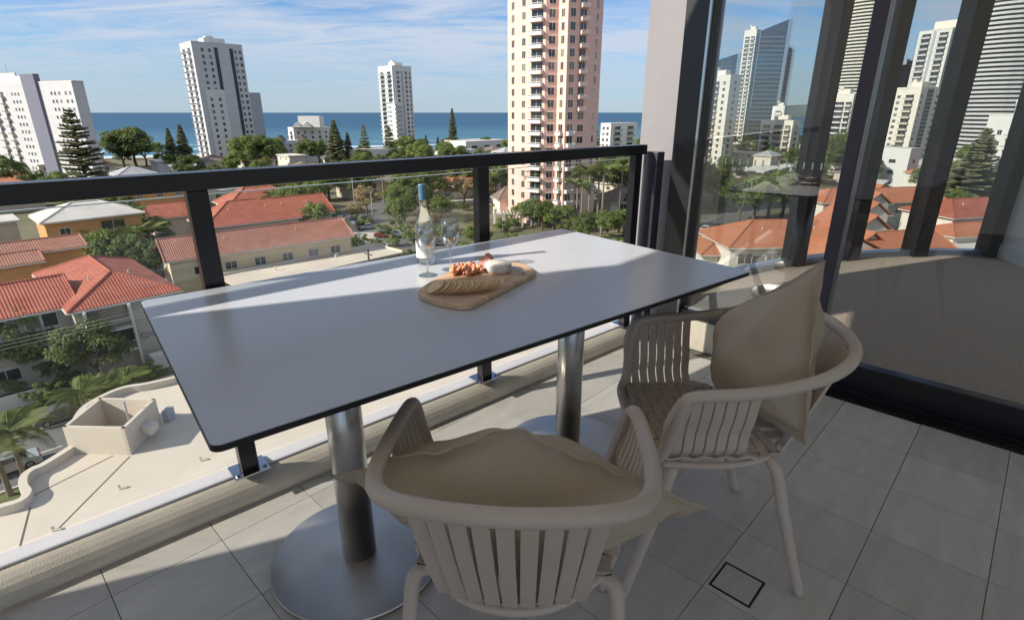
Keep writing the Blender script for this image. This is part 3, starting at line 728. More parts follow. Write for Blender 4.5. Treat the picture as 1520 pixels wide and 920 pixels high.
# ================================================================== GROUND, SEA, ROADS
SA = math.atan(.35)                                    # the shore runs Y = 470 + .35 X
def ground_mat():
    m = mat('garden_ground', (.075,.085,.035), .95, var=.4, scale=.06, col2=(.20,.17,.10), coords='Object')
    return m
gx = 2500
struct(MB().add([(-gx,-900,GZ),(gx,-900,GZ),(gx,470+.35*gx-30,GZ),(-gx,470-.35*gx-30,GZ)], [(0,1,2,3)]).build('ground', ground_mat()))
struct(MB().add([(-gx,470-.35*gx-30.5,GZ-.02),(gx,470+.35*gx-30.5,GZ-.02),(gx,470+.35*gx+30,GZ-3.2),(-gx,470-.35*gx+30,GZ-3.2)], [(0,1,2,3)]).build('beach', mat('sand', (.55,.46,.34), .95, var=.12, scale=.05)))
def sea_mat():
    m = bpy.data.materials.new('sea_water'); m.use_nodes = True; nt = m.node_tree; N, L = nt.nodes.new, nt.links.new
    p = nt.nodes['Principled BSDF']; p.inputs['Roughness'].default_value = .45; p.inputs['IOR'].default_value = 1.33; p.inputs['Specular IOR Level'].default_value = .3
    g = N('ShaderNodeNewGeometry'); sp = N('ShaderNodeSeparateXYZ'); L(g.outputs['Position'], sp.inputs[0])
    def mth(op, a, b=None, cl=False):
        q = N('ShaderNodeMath'); q.operation = op; q.use_clamp = cl
        for i, v in enumerate((a, b)):
            if v is None: continue
            if isinstance(v, (int, float)): q.inputs[i].default_value = v
            else: L(v, q.inputs[i])
        return q.outputs[0]
    d = mth('MULTIPLY', mth('SUBTRACT', mth('SUBTRACT', sp.outputs[1], 470.0), mth('MULTIPLY', sp.outputs[0], .35)), .944)   # metres offshore
    mp = N('ShaderNodeMapping'); mp.inputs['Rotation'].default_value = (0, 0, -SA); mp.inputs['Scale'].default_value = (.16, 1, 1)
    L(g.outputs['Position'], mp.inputs[0])
    def nz(s, det=6):
        n = N('ShaderNodeTexNoise'); n.inputs['Scale'].default_value = s; n.inputs['Detail'].default_value = det; L(mp.outputs[0], n.inputs[0]); return n.outputs[0]
    warp = mth('MULTIPLY', mth('SUBTRACT', nz(.03, 4), .5), 90.0)
    dd = mth('ADD', d, warp)
    wav = mth('SINE', mth('MULTIPLY', dd, .085))
    near = N('ShaderNodeMapRange'); near.inputs['From Min'].default_value = 240; near.inputs['From Max'].default_value = 20; near.clamp = True; L(d, near.inputs['Value'])
    thr = mth('SUBTRACT', 1.22, mth('MULTIPLY', near.outputs[0], 1.05))
    foam = mth('MULTIPLY', mth('SUBTRACT', mth('ADD', wav, mth('MULTIPLY', mth('SUBTRACT', nz(.22), .5), 1.4)), thr), 2.6, True)
    deep = N('ShaderNodeMapRange'); deep.inputs['From Min'].default_value = 20; deep.inputs['From Max'].default_value = 900; deep.clamp = True; L(d, deep.inputs['Value'])
    c1 = N('ShaderNodeMixRGB'); c1.inputs[1].default_value = (.085,.215,.27,1); c1.inputs[2].default_value = (.022,.095,.165,1); L(deep.outputs[0], c1.inputs[0])
    c2 = N('ShaderNodeMixRGB'); c2.inputs[2].default_value = (.75,.78,.78,1); L(foam, c2.inputs[0]); L(c1.outputs[0], c2.inputs[1])
    st = N('ShaderNodeMixRGB'); st.blend_type = 'MULTIPLY'; st.inputs[2].default_value = (.45,.6,.72,1)
    L(mth('MULTIPLY', nz(.012, 5), .8), st.inputs[0]); L(c2.outputs[0], st.inputs[1]); L(st.outputs[0], p.inputs['Base Color'])
    bp = N('ShaderNodeBump'); bp.inputs['Strength'].default_value = .6; bp.inputs['Distance'].default_value = .8
    L(mth('ADD', mth('MULTIPLY', wav, .3), nz(.12)), bp.inputs['Height']); L(bp.outputs[0], p.inputs['Normal'])
    return m
struct(MB().add([(-30000,470-.35*30000,GZ-2.0),(30000,470+.35*30000,GZ-2.0),(30000-15000,42000,GZ-2.0),(-45000,42000-10000,GZ-2.0)], [(0,1,2,3)]).build('sea', sea_mat()))
# far headland seen through the room
hm = MB(); rg = random.Random(4); P = []
for k in range(40):
    f = k/39; x = 900+3200*f; P.append((x, 3400-200*f, max(2, 75*math.sin(math.pi*f)**.7*(1+.25*math.sin(9*f)+.12*math.sin(23*f)))))
vs = [(x, y, GZ-3) for x, y, z in P]+[(x, y+160, GZ+z) for x, y, z in P]+[(x, y+700, GZ-3) for x, y, z in P]
hm.add(vs, [(i, i+1, 41+i, 40+i) for i in range(39)]+[(40+i, 41+i, 81+i, 80+i) for i in range(39)])
struct(hm.build('hills', mat('far_hills', (.10,.13,.13), .95, var=.3, scale=.01)))
# street frame: E along the near street, Q away from our tower
EA = R(47); EV = Vector((math.cos(EA), math.sin(EA))); QV = Vector((-math.sin(EA), math.cos(EA)))
def eq(e, q): p = EV*e+QV*q; return (p.x, p.y)
def sheet(name, P, z, mt, par=None): return struct(MB().prism(P, z-.02, z).build(name, M[mt] if isinstance(mt, str) else mt, par))
M['grass'] = mat('mown_grass', (.07,.105,.03), .95, var=.35, scale=.5, col2=(.15,.15,.06), bump=.4, bscale=12)
M['paving'] = mat('pale_paving', (.46,.41,.34), .9, var=.12, scale=.5, bump=.1, bscale=6)
sheet('road', [eq(-60,51.5), eq(150,51.5), eq(150,60), eq(-60,60)], GZ+.024, 'asphalt')
sheet('footpath', [eq(-60,62.2), eq(60,62.2), eq(60,64.0), eq(-60,64.0)], GZ+.024, 'paving')
sheet('grass_verge', [eq(-60,60.3), eq(60,60.3), eq(60,62.15), eq(-60,62.15)], GZ+.020, 'grass')
sheet('grass_verge', [eq(-60,64.1), eq(60,64.1), eq(60,68.5), eq(-60,68.5)], GZ+.020, 'grass')
sheet('grass_verge', [eq(-60,47.5), eq(40,47.5), eq(40,51.2), eq(-60,51.2)], GZ+.020, 'grass')
for q in (51.35, 60.15): struct(MB().prism([eq(-60,q-.14), eq(150,q-.14), eq(150,q+.14), eq(-60,q+.14)], GZ, GZ+.13).build('kerb', M['concrete']))
for k in range(-9, 20): sheet('road_marking', [eq(k*7.5,55.7), eq(k*7.5+3,55.7), eq(k*7.5+3,55.82), eq(k*7.5,55.82)], GZ+.03, 'paint')
# cross roads further out
def band(name, P, wd, z, mt):
    a, b = Vector(P[0]), Vector(P[1]); d = (b-a).normalized(); n = Vector((-d.y, d.x))*wd/2
    return sheet(name, [tuple(a-n), tuple(b-n), tuple(b+n), tuple(a+n)], z, mt)
band('road', (town(430,300,27), town(700,388,27)), 10, GZ+.028, 'asphalt')
band('road', (town(585,282,27), town(478,420,27)), 9, GZ+.033, 'asphalt')
band('road', (town(985,360,27), town(1140,300,27)), 9, GZ+.030, 'asphalt')
band('road', (town(880,352,27), town(1010,390,27)), 8, GZ+.034, 'paving')
band('forecourt', (town(660,300,27), town(740,300,27)), 12, GZ+.031, 'paving')
band('forecourt', (town(430,352,27), town(560,352,27)), 10, GZ+.036, 'paving')
band('lawn', (town(745,352,27), town(830,350,27)), 9, GZ+.040, 'grass')
band('lawn', (town(520,335,27), town(620,340,27)), 3.5, GZ+.044, 'grass')
band('lawn', (town(640,325,27), town(750,332,27)), 6, GZ+.048, 'grass')
# ================================================================== BUILDING KIT
def facade_items(wn, hn): pass
WCACHE = {}
def win_mesh(w, h, fr='white', gl='darkwin', mull=1, proud=.07):
    k = ('w', round(w,2), round(h,2), fr, gl, mull)
    if k not in WCACHE:
        m = MB(); f = min(.09, w*.08)
        m.box(-w/2, w/2, -proud, .02, -f, 0).box(-w/2, w/2, -proud, .02, h, h+f).box(-w/2-f, -w/2, -proud, .02, -f, h+f).box(w/2, w/2+f, -proud, .02, -f, h+f)
        for i in range(mull): x = -w/2+w*(i+1)/(mull+1); m.box(x-f*.4, x+f*.4, -proud*.8, .02, 0, h)
        m.mi(1).box(-w/2, w/2, -proud*.35, .01, 0, h)
        WCACHE[k] = m.mesh('window', [M[fr], M[gl]])
    return WCACHE[k]
def balc_mesh(w, depth=1.3, slab='white', rail='white', kind='solid', h=2.4):
    k = ('b', round(w,2), depth, slab, rail, kind)
    if k not in WCACHE:
        m = MB(); m.box(-w/2, w/2, -depth, .01, -.12, .06)
        if kind == 'solid': m.mi(1).box(-w/2, w/2, -depth, -depth+.12, .06, .62).box(-w/2, w/2, -depth+.02, -depth+.07, .88, .98)
        if kind == 'solid':
            for i in range(7): x = -w/2+.1+(w-.2)*i/6; m.box(x-.03, x+.03, -depth+.02, -depth+.07, .62, .88)
        if kind == 'glass': m.mi(1).box(-w/2, w/2, -depth, -depth+.04, .1, 1.0)
        if kind == 'rail':
            m.mi(1).box(-w/2, w/2, -depth, -depth+.05, .92, 1.0)
            n = max(3, int(w/.35))
            for i in range(n+1): x = -w/2+.03+(w-.06)*i/n; m.box(x-.02, x+.02, -depth+.01, -depth+.04, .06, .92)
        m.mi(0 if kind == 'glass' else 1)
        m.box(-w/2, -w/2+.1, -depth+.12, .01, .06, .8).box(w/2-.1, w/2, -depth+.12, .01, .06, .8)
        m.mi(2).box(-w/2+.25, w/2-.25, -.05, .01, .07, h)
        m.mi(1).box(-.04, .04, -.08, .0, .07, h)
        WCACHE[k] = m.mesh('balcony', [M[slab], M[rail], M['darkwin']])
    return WCACHE[k]
def tower(name, label, plan, ztop, wall, facets, fh=3.0, cat='building', z0=None, roof='roof_pale', group=None, floors=None, skip=0, parapet=1.0, band=None):
    """plan: world XY corners; facets: {edge: [(pos, width, height, kind, extra)]} repeated on every floor"""
    z0 = GZ if z0 is None else z0
    cx, cy = sum(p[0] for p in plan)/len(plan), sum(p[1] for p in plan)/len(plan)
    t = thing(name, label, cat, (cx, cy, z0), 0, group)
    if sum(plan[i][0]*plan[(i+1)%len(plan)][1]-plan[(i+1)%len(plan)][0]*plan[i][1] for i in range(len(plan))) < 0:
        raise ValueError('plan must run anticlockwise: '+name)
    L = [(x-cx, y-cy) for x, y in plan]
    H = ztop-z0
    MB().prism(L, 0, H).build('wall', M[wall], t)
    if parapet:
        c = 1.0-.35/max(4, max(math.hypot(*p) for p in L))
        MB().prism([(x*1.008, y*1.008) for x, y in L], H+.005, H+.35).build('roof', M[roof], t)
    n = floors or int((H-1.0)/fh)
    if H > 22:                                   # lift housing, tank and mast on the roof
        MB().prism([(x*.42+.8, y*.42) for x, y in L], H+.36, H+2.9).build('lift_housing', M[wall], t)
        MB().prism([(x*.16-1.2, y*.16+1) for x, y in L], H+2.92, H+4.2).build('water_tank', M['roof_pale'], t)
        MB().tube([(.8,0,H+2.9),(.8,0,H+7.5)], .08, 6).build('mast', M['shade_grey'], t)
        for k in range(1, n+1):                  # slab edge showing as a thin line at each storey
            if wall in ('offwhite','white','warmwhite','pink'): MB().prism([(x*1.003, y*1.003) for x, y in L], k*fh-.11, k*fh+.03).build('floor_line', M['pinktrim' if wall == 'pink' else 'warmwhite'], t)
    for ei, items in facets.items():
        a, b = Vector(L[ei]), Vector(L[(ei+1) % len(L)])
        d = b-a; ln = d.length; ang = math.atan2(d.y, d.x)
        for it in items:
            pos, w, h, kind = it[:4]; ex = it[4] if len(it) > 4 else {}
            p = a+d*pos
            lo, hi = ex.get('lo', 0), ex.get('hi', 999)
            for fl in range(n):
                if fl < lo or fl > hi or fl < skip: continue
                z = fl*fh+ex.get('sill', .9)
                if kind == 'win': put(win_mesh(w, h, ex.get('fr','white'), ex.get('gl','darkwin'), ex.get('mull',1)), 'window', t, (p.x, p.y, z), ang)
                elif kind == 'balc': put(balc_mesh(w, ex.get('dep',1.3), ex.get('slab','white'), ex.get('rail','white'), ex.get('style','solid')), 'balcony', t, (p.x, p.y, fl*fh+.1), ang)
            if kind == 'strip':
                key = MB().box(-w/2, w/2, -.12, .02, ex.get('z0', 0), ex.get('z1', H-.5)); key.build('wall_strip', M[ex.get('m','lilac')], t, (p.x, p.y, 0), ang)
            if kind == 'fin':
                MB().box(-w/2, w/2, -h, .02, ex.get('z0', 0), ex.get('z1', H+.3)).build('wall_fin', M[ex.get('m','white')], t, (p.x, p.y, 0), ang)
    return t, L, H
def corner_plan(xL, xM, xR, Y, phi):
    """near corner at column xM and distance Y; right face runs at angle phi, left face square to it"""
    P = Vector((hx(xM, Y), Y)); e1 = Vector((math.cos(R(phi)), math.sin(R(phi)))); e2 = Vector((-e1.y, e1.x))
    def ln(e, px):
        k = (px-760)/861.4; return (k*P.y-P.x)/(e.x-k*e.y)
    w, d = ln(e1, xR), ln(e2, xL)
    return [tuple(P), tuple(P+e1*w), tuple(P+e1*w+e2*d), tuple(P+e2*d)], w, d
M['offwhite'] = mat('grey_white_render', (.52,.52,.53), .7, var=.07, scale=.2)
M['warmwhite'] = mat('warm_white_render', (.68,.64,.56), .75, var=.06, scale=.3)
M['pinkshade'] = mat('shaded_pink_render', (.66,.42,.34), .75, var=.05, scale=.25)  # darker copy of the pink, with shade put into the colour
M['skyglass'] = mat('blue_curtain_wall', (.018,.03,.055), .10, var=.35, scale=.08, spec=.35)
M['railglass'] = mat('pale_balcony_glass', (.30,.36,.38), .12, var=.05)
W = lambda pos, w=1.4, h=1.5, **k: (pos, w, h, 'win', k)
B = lambda pos, w=3.4, **k: (pos, w, 0, 'balc', k)
# ---- pink tower
pts = [(754,150),(770,142.5),(784,140.5),(808,138),(826,138.8),(839,136.2),(853,137.8),(870,139.5),(888,147)]
pp = [(hx(a, b), b) for a, b in pts]+[(hx(884,168),168),(hx(758,170),170)]
tower('pink_tower', 'tall pink apartment tower with faceted front and stacked white balconies', pp, HC+33, 'pink',
      {0:[W(.5,1.9,1.6,mull=1,fr='pinktrim')], 1:[W(.5,1.0,1.5,fr='pinktrim')], 2:[B(.5,3.5,slab='pinktrim',rail='white',dep=1.2)], 3:[W(.5,1.6,1.6,fr='pinktrim')],
       4:[W(.5,1.0,1.6,fr='pinktrim',lo=9), B(.5,1.9,slab='pinktrim',rail='white',hi=8,dep=1.0)], 5:[W(.5,1.4,1.6,fr='pinktrim',lo=9), B(.5,2.1,slab='pinktrim',rail='white',hi=8,dep=1.0)],
       6:[B(.45,2.2,slab='pinkshade',rail='pinktrim',lo=10,dep=1.1), W(.5,1.7,1.5,fr='pinktrim',hi=9)], 7:[W(.55,1.5,1.6,fr='pinktrim')]}, fh=2.72, z0=GZ)
# ---- far left slab block with slate stair core
pl, w_, d_ = corner_plan(-70, 117, 134.5, 225, 66)
tz_ = topz(100, 121, 225)
t, L_, H_ = tower('apartment_block', 'white apartment slab with slate stair core behind the lone tall pine', pl, tz_, 'offwhite',
      {3:[W(.83,.8,1.3), W(.86,.8,1.3), W(.95,.8,1.3), W(.975,.8,1.3), W(.80,.8,1.3)] if 0 else [W(p,1.0,1.2,fr='offwhite',mull=0) for p in (.975,.945,.90,.87,.845)]+[W(p,1.0,1.2,fr='offwhite',mull=0) for p in (.60,.575,.55)]+[B(.47,2.6,slab='white',rail='greybeige'), B(.39,2.6,slab='white',rail='greybeige'), B(.22,2.6,slab='white',rail='white')]}, fh=2.95)
a, b = Vector(L_[3]), Vector(L_[0]); ang = math.atan2((b-a).y, (b-a).x); p = a+(b-a)*.715
MB().box(-4.6, 4.6, -.9, 1.2, 0, H_+3.2).build('stair_core', M['lilac'], t, (p.x, p.y, 0), ang)
p = a+(b-a)*.30; MB().box(-14, 9.0, .2, 10, 0, 2.4).build('plant_room', M['offwhite'], t, (p.x, p.y, H_+.36), ang)
# ---- white tower with dark vertical stripes
pl, w_, d_ = corner_plan(285, 302, 374, 300, 45)
t, L_, H_ = tower('white_tower', 'tall white apartment tower with two dark vertical stripes on its broad face', pl, topz(300, 62, 300), 'offwhite',
      {0:[W(.19,1.1,1.5,mull=0,fr='shade_grey'), W(.33,1.1,1.5,mull=0,fr='shade_grey'), (.455,1.7,0,'strip',{'m':'navy','z1':58}), (.76,1.7,0,'strip',{'m':'navy','z1':58}), W(.84,1.0,1.4,mull=0,fr='shade_grey'), W(.94,1.2,1.5,mull=0,fr='shade_grey')],
       3:[B(.28,4.2,slab='white',rail='offwhite',style='rail',dep=1.5), B(.72,4.2,slab='white',rail='offwhite',style='rail',dep=1.5)]}, fh=3.05)
e45 = Vector((math.cos(R(45)), math.sin(R(45)))); lw = Vector(L_[0])+e45*w_*.10
MB().box(0, 9.5, -.5, 3, 0, 38).build('lower_wing', M['white'], t, (lw.x, lw.y, 0), R(45))
MB().box(0, 6.0, .2, 8, 0, 37).build('lower_wing', M['shade_grey'], t, (L_[1][0], L_[1][1], 0), R(45))
for k in range(11):
    for dx in (2.5, 6.6):
        q = lw+e45*dx+Vector((e45.y, -e45.x))*.5; put(win_mesh(1.1,1.5,'shade_grey','darkwin',0), 'window', t, (q.x, q.y, k*3.05+2), R(45))
# ---- slim far tower in the middle
pl, w_, d_ = corner_plan(566, 586, 614, 410, 45)
t, L_, H_ = tower('slim_white_tower', 'slim stepped white tower with glassy balconies rising beside the sea', pl, topz(590, 98, 410), 'white',
      {0:[W(.28,2.2,1.8,fr='shade_grey'), (.5,1.2,0,'strip',{'m':'shade_grey','z1':54}), W(.70,1.6,1.8,fr='shade_grey'), W(.9,1.0,1.8,fr='shade_grey',mull=0)],
       3:[B(.25,5.0,slab='white',rail='railglass',style='glass',dep=2.2), B(.75,5.0,slab='white',rail='railglass',style='glass',dep=2.2)]}, fh=3.0)
MB().box(-5, 1.5, -2.0, 8, 0, 33).build('lower_wing', M['white'], t, (L_[0][0]+3, L_[0][1]+2, 0), R(45))
for k in range(10): put(balc_mesh(5.6,1.6,'white','railglass','glass'), 'balcony', t, (L_[0][0]+2.6, L_[0][1]-.6, k*3+3.1), R(45))
# ---- low and middle-height buildings towards the beach
def block(name, label, xL, xM, xR, Y, phi, ypx, wall, items0, items3=(), fh=3.0, roof='roof_pale', cat='building', xref=None, **k):
    az = math.degrees(math.atan((xM-760)/861.4))
    phi = 45 if az < 12 else 25
    if az >= 12: xM = xR-(xM-xL); items0, items3 = items3, items0
    pl, w, d = corner_plan(xL, xM, xR, Y, phi)
    return tower(name, label, pl, topz(xref or xM, ypx, Y), wall, {0:list(items0), 3:list(items3)}, fh=fh, roof=roof, cat=cat, **k)
t, L_, H_ = block('resort_building', 'low white resort building with small dark gables at the foot of the striped tower', 355, 362, 452, 330, 4, 212, 'white',
      [W(p,1.3,1.5,fr='offwhite') for p in (.08,.2,.32,.55,.68,.82,.93)], [B(.5,4)], fh=3.1)
def gable(t, x, y, w, d, z, h, mt, ang=0, wallm=None, name='gable_roof'):
    MB().add([(-w/2,-d/2,0),(w/2,-d/2,0),(w/2,d/2,0),(-w/2,d/2,0),(0,-d/2,h),(0,d/2,h)], [(0,1,4),(1,2,5,4),(2,3,5),(3,0,4,5),(0,3,2,1)]).build(name, M[mt], t, (x, y, z), ang)
for f in (.12,.5,.88): gable(t, L_[0][0]+(L_[1][0]-L_[0][0])*f, L_[0][1]+(L_[1][1]-L_[0][1])*f+2.5, 5, 6, H_+.36, 3.2, 'roof_brown')
t, L_, H_ = block('hotel_building', 'white stepped hotel with curved grey roofs in front of the sea', 424, 432, 487, 380, 8, 190, 'white',
      [W(p,1.5,1.6,fr='offwhite') for p in (.12,.3,.5,.7,.88)], [B(.5,4)], fh=3.1)
MB().box(-7,7,0,9,0,7).build('upper_wing', M['white'], t, (L_[0][0]*.1+L_[1][0]*.9-6, L_[0][1]+1, H_+.36))
for f in (.15,.5): gable(t, L_[0][0]+(L_[1][0]-L_[0][0])*f, L_[0][1]+3, 7, 7, H_+.36, 3.4, 'shade_grey')
block('beach_apartments', 'low flat white beach apartments with long glass balconies near the surf', 655, 690, 752, 380, 5, 211, 'white',
      [B(.2,5.5,rail='railglass',style='glass'), B(.5,5.5,rail='railglass',style='glass'), B(.8,5.5,rail='railglass',style='glass')], [W(.3), W(.7)], fh=3.2)
block('midrise_apartments', 'white mid-rise with balcony rows between pink tower and grey pillar', 893, 908, 947, 300, 14, 184, 'white',
      [B(.25,6,style='glass',rail='railglass'), B(.75,6,style='glass',rail='railglass')], [W(.3), W(.7)], fh=2.9)
block('beach_apartments', 'long low cream building behind the rail between the far towers', 505, 520, 640, 300, 3, 224, 'warmwhite',
      [W(p,1.6,1.4,fr='white') for p in (.06,.17,.28,.39,.5,.61,.72,.83,.94)], [W(.5)], fh=3.0)
block('beach_apartments', 'pale flat-roofed block right of the long low cream building', 640, 648, 705, 285, 6, 226, 'white',
      [W(p,1.6,1.4) for p in (.1,.3,.5,.7,.9)], [W(.5)], fh=3.0)
# ---- city seen through the carpeted room
def slabs(name, label, Y, xc, wpx, ytop, nfl, shape, slabm, glassm, z0=None, cat='tower', yaw=0, sh=.45):
    """round tower of white floor rings round a dark glazed core; shape(f) -> (width factor, depth factor, x shift)"""
    X = hx(xc, Y); w = wpx/861.4*Y/2; zt = topz(xc, ytop, Y); H = zt-GZ
    t = thing(name, label, cat, (X, Y, GZ), R(yaw)); n = 28
    core = MB(); vs = []
    for k in range(17):
        f = k/16; a, b, s = shape(f)
        vs += [(s*w+w*.93*a*math.cos(2*math.pi*i/n), w*.93*b*math.sin(2*math.pi*i/n), H*f) for i in range(n)]
    core.add(vs, [(k*n+i, k*n+(i+1)%n, (k+1)*n+(i+1)%n, (k+1)*n+i) for k in range(16) for i in range(n)]+[tuple(16*n+i for i in range(n))])
    core.build('glazed_core', M[glassm], t)
    for k in range(1, nfl+1):
        f = k/nfl; a, b, s = shape(f)
        m = MB(); hh = H/nfl*sh
        m.prism([(s*w+w*a*math.cos(2*math.pi*i/n), w*b*math.sin(2*math.pi*i/n)) for i in range(n)], -hh, 0)
        m.build('floor_ring', M[slabm], t, (0, 0, H*f))
    return t
slabs('round_tower', 'tall round tower ringed with white balconies behind the orange-banded block', 420, 1272, 88, -60, 58, lambda f: (1,.9,0), 'warmwhite', 'darkwin')
slabs('curvy_tower', 'curved tower of wavy white balcony bands, wider towards its top', 300, 1484, 118, -14, 40,
      lambda f: (.72+.30*math.sin(min(1,f*1.05)*math.pi*.62), .8, .10*math.sin(f*4)), 'offwhite', 'darkwin', sh=.5)
block('orange_band_block', 'cream balcony block with orange top storeys under the round tower', 1222, 1234, 1275, 330, 10, 140, 'warmwhite',
      [B(.2,6), B(.55,6), B(.87,4)], [W(.5)], fh=3.0)
t_, L_, H_ = block('white_highrise', 'tall white high-rise with stepped crown between dark mullions', 1338, 1382, 1428, 350, 28, 42, 'white',
      [B(.25,5.5,slab='white',rail='offwhite'), (.5,1.6,0,'strip',{'m':'shade_grey'}), B(.78,5.0,slab='white',rail='offwhite')], [B(.25,5), (.5,2.0,0,'strip',{'m':'shade_grey'}), B(.75,5)], fh=3.1)
MB().box(-8,8,-6,6,0,5).build('crown', M['warmwhite'], t_, ((L_[0][0]+L_[2][0])/2, (L_[0][1]+L_[2][1])/2, H_+.36), R(28))
block('cream_highrise', 'cream mid-rise with dark balcony column in front of the white high-rise', 1322, 1350, 1388, 300, 24, 130, 'warmwhite',
      [W(.2,1.6,1.4), B(.62,4.6,slab='cream',rail='cream')], [(.5,5,0,'strip',{'m':'bluewin'}), W(.1), W(.9)], fh=3.0)
block('glass_block', 'dark glass block beside the cream mid-rise', 1318, 1330, 1352, 420, 18, 96, 'skyglass', [], [])
block('white_office', 'low plain white building with few windows behind the orange terraces', 1306, 1322, 1382, 210, 18, 222, 'white', [W(.25,2.2,2.0,fr='shade_grey'), W(.6,2.4,1.2,fr='shade_grey')], [W(.5)], fh=4)
t_, L_, H_ = block('white_slab_block', 'tall plain white slab with narrow window column behind the big pine', 1470, 1502, 1580, 150, 24, 172, 'white',
      [W(.1,1.0,1.2), W(.3,1.0,1.2), B(.6,3.5)], [W(.35,.9,1.2,mull=0), W(.7,.9,1.2,mull=0)], fh=2.9)
def pent(name, label, Y, P, ytops, wall, cat='tower'):
    """glass tower with a raking top: corner columns P with their own top pixels"""
    pl = [(hx(px, yy), yy) for px, yy in P]; cx = sum(p[0] for p in pl)/len(pl); cy = sum(p[1] for p in pl)/len(pl)
    t = thing(name, label, cat, (cx, cy, GZ)); n = len(pl)
    tops = [topz(P[i][0]+(P[i][0]-760)*.05, ytops[i], P[i][1])-GZ for i in range(n)]
    MB().add([(x-cx, y-cy, 0) for x, y in pl]+[(pl[i][0]-cx, pl[i][1]-cy, tops[i]) for i in range(n)],
        [(i, (i+1)%n, n+(i+1)%n, n+i) for i in range(n)]+[tuple(range(n, 2*n))]).build('glass_shaft', M[wall], t)
    a, b = Vector((pl[0][0]-cx, pl[0][1]-cy)), Vector((pl[1][0]-cx, pl[1][1]-cy)); d = b-a; ang = math.atan2(d.y, d.x)
    hmin = min(tops[0], tops[1])
    me = MB().box(0, d.length, -.35, .0, 0, .8).mesh('spandrel', M['lilac'])
    for k in range(1, int(hmin/3.4)): put(me, 'spandrel', t, (a.x, a.y, k*3.4), ang)
    return t, (a, b, d, ang, tops)
t_, q = pent('dark_glass_tower', 'tallest dark blue glass tower with raking top and pale flank', 500, [(1113,500),(1150,500),(1156,540),(1120,540)], [46,29,29,46], 'skyglass')
pl, w_, d_ = corner_plan(1090, 1107, 1112.5, 512, 35)
tower('pale_flank_tower', 'slender pale yellow balcony tower joined to the dark glass tower', pl, topz(1100, 44, 512), 'warmwhite', {3:[B(.3,4.5,slab='yellow',rail='warmwhite'), B(.75,4.0,slab='white',rail='white')]}, fh=3.4)
pent('blue_glass_tower', 'shorter blue glass tower just right of the tallest dark one', 560, [(1146,560),(1162,560),(1166,590),(1150,590)], [62,74,74,62], 'skyglass')
pent('blue_glass_tower', 'pale blue glass tower with slanted roof behind the balcony block', 620, [(1056,620),(1084,620),(1090,660),(1060,660)], [90,80,80,90], 'bluewin')
block('balcony_block', 'beige gridded balcony block seen in the fixed window beside the pillar', 1030, 1046, 1094, 290, 12, 112, 'warmwhite',
      [B(.15,4.2,slab='cream',rail='cream'), W(.38,1.6,1.5), B(.62,4.2,slab='cream',rail='cream'), W(.85,1.6,1.5)], [W(.5)], fh=3.0)
block('terraced_block', 'stepped cream balcony block below the far hills', 1132, 1144, 1192, 300, 14, 180, 'warmwhite',
      [B(.2,5.5,slab='cream',rail='cream'), B(.55,5.5,slab='cream',rail='cream'), B(.86,4,slab='cream',rail='cream')], [W(.5)], fh=3.0)
block('small_white_tower', 'small distant white tower above the stepped cream block', 1146, 1150, 1168, 480, 10, 158, 'white', [B(.5,6)], [], fh=3.2)
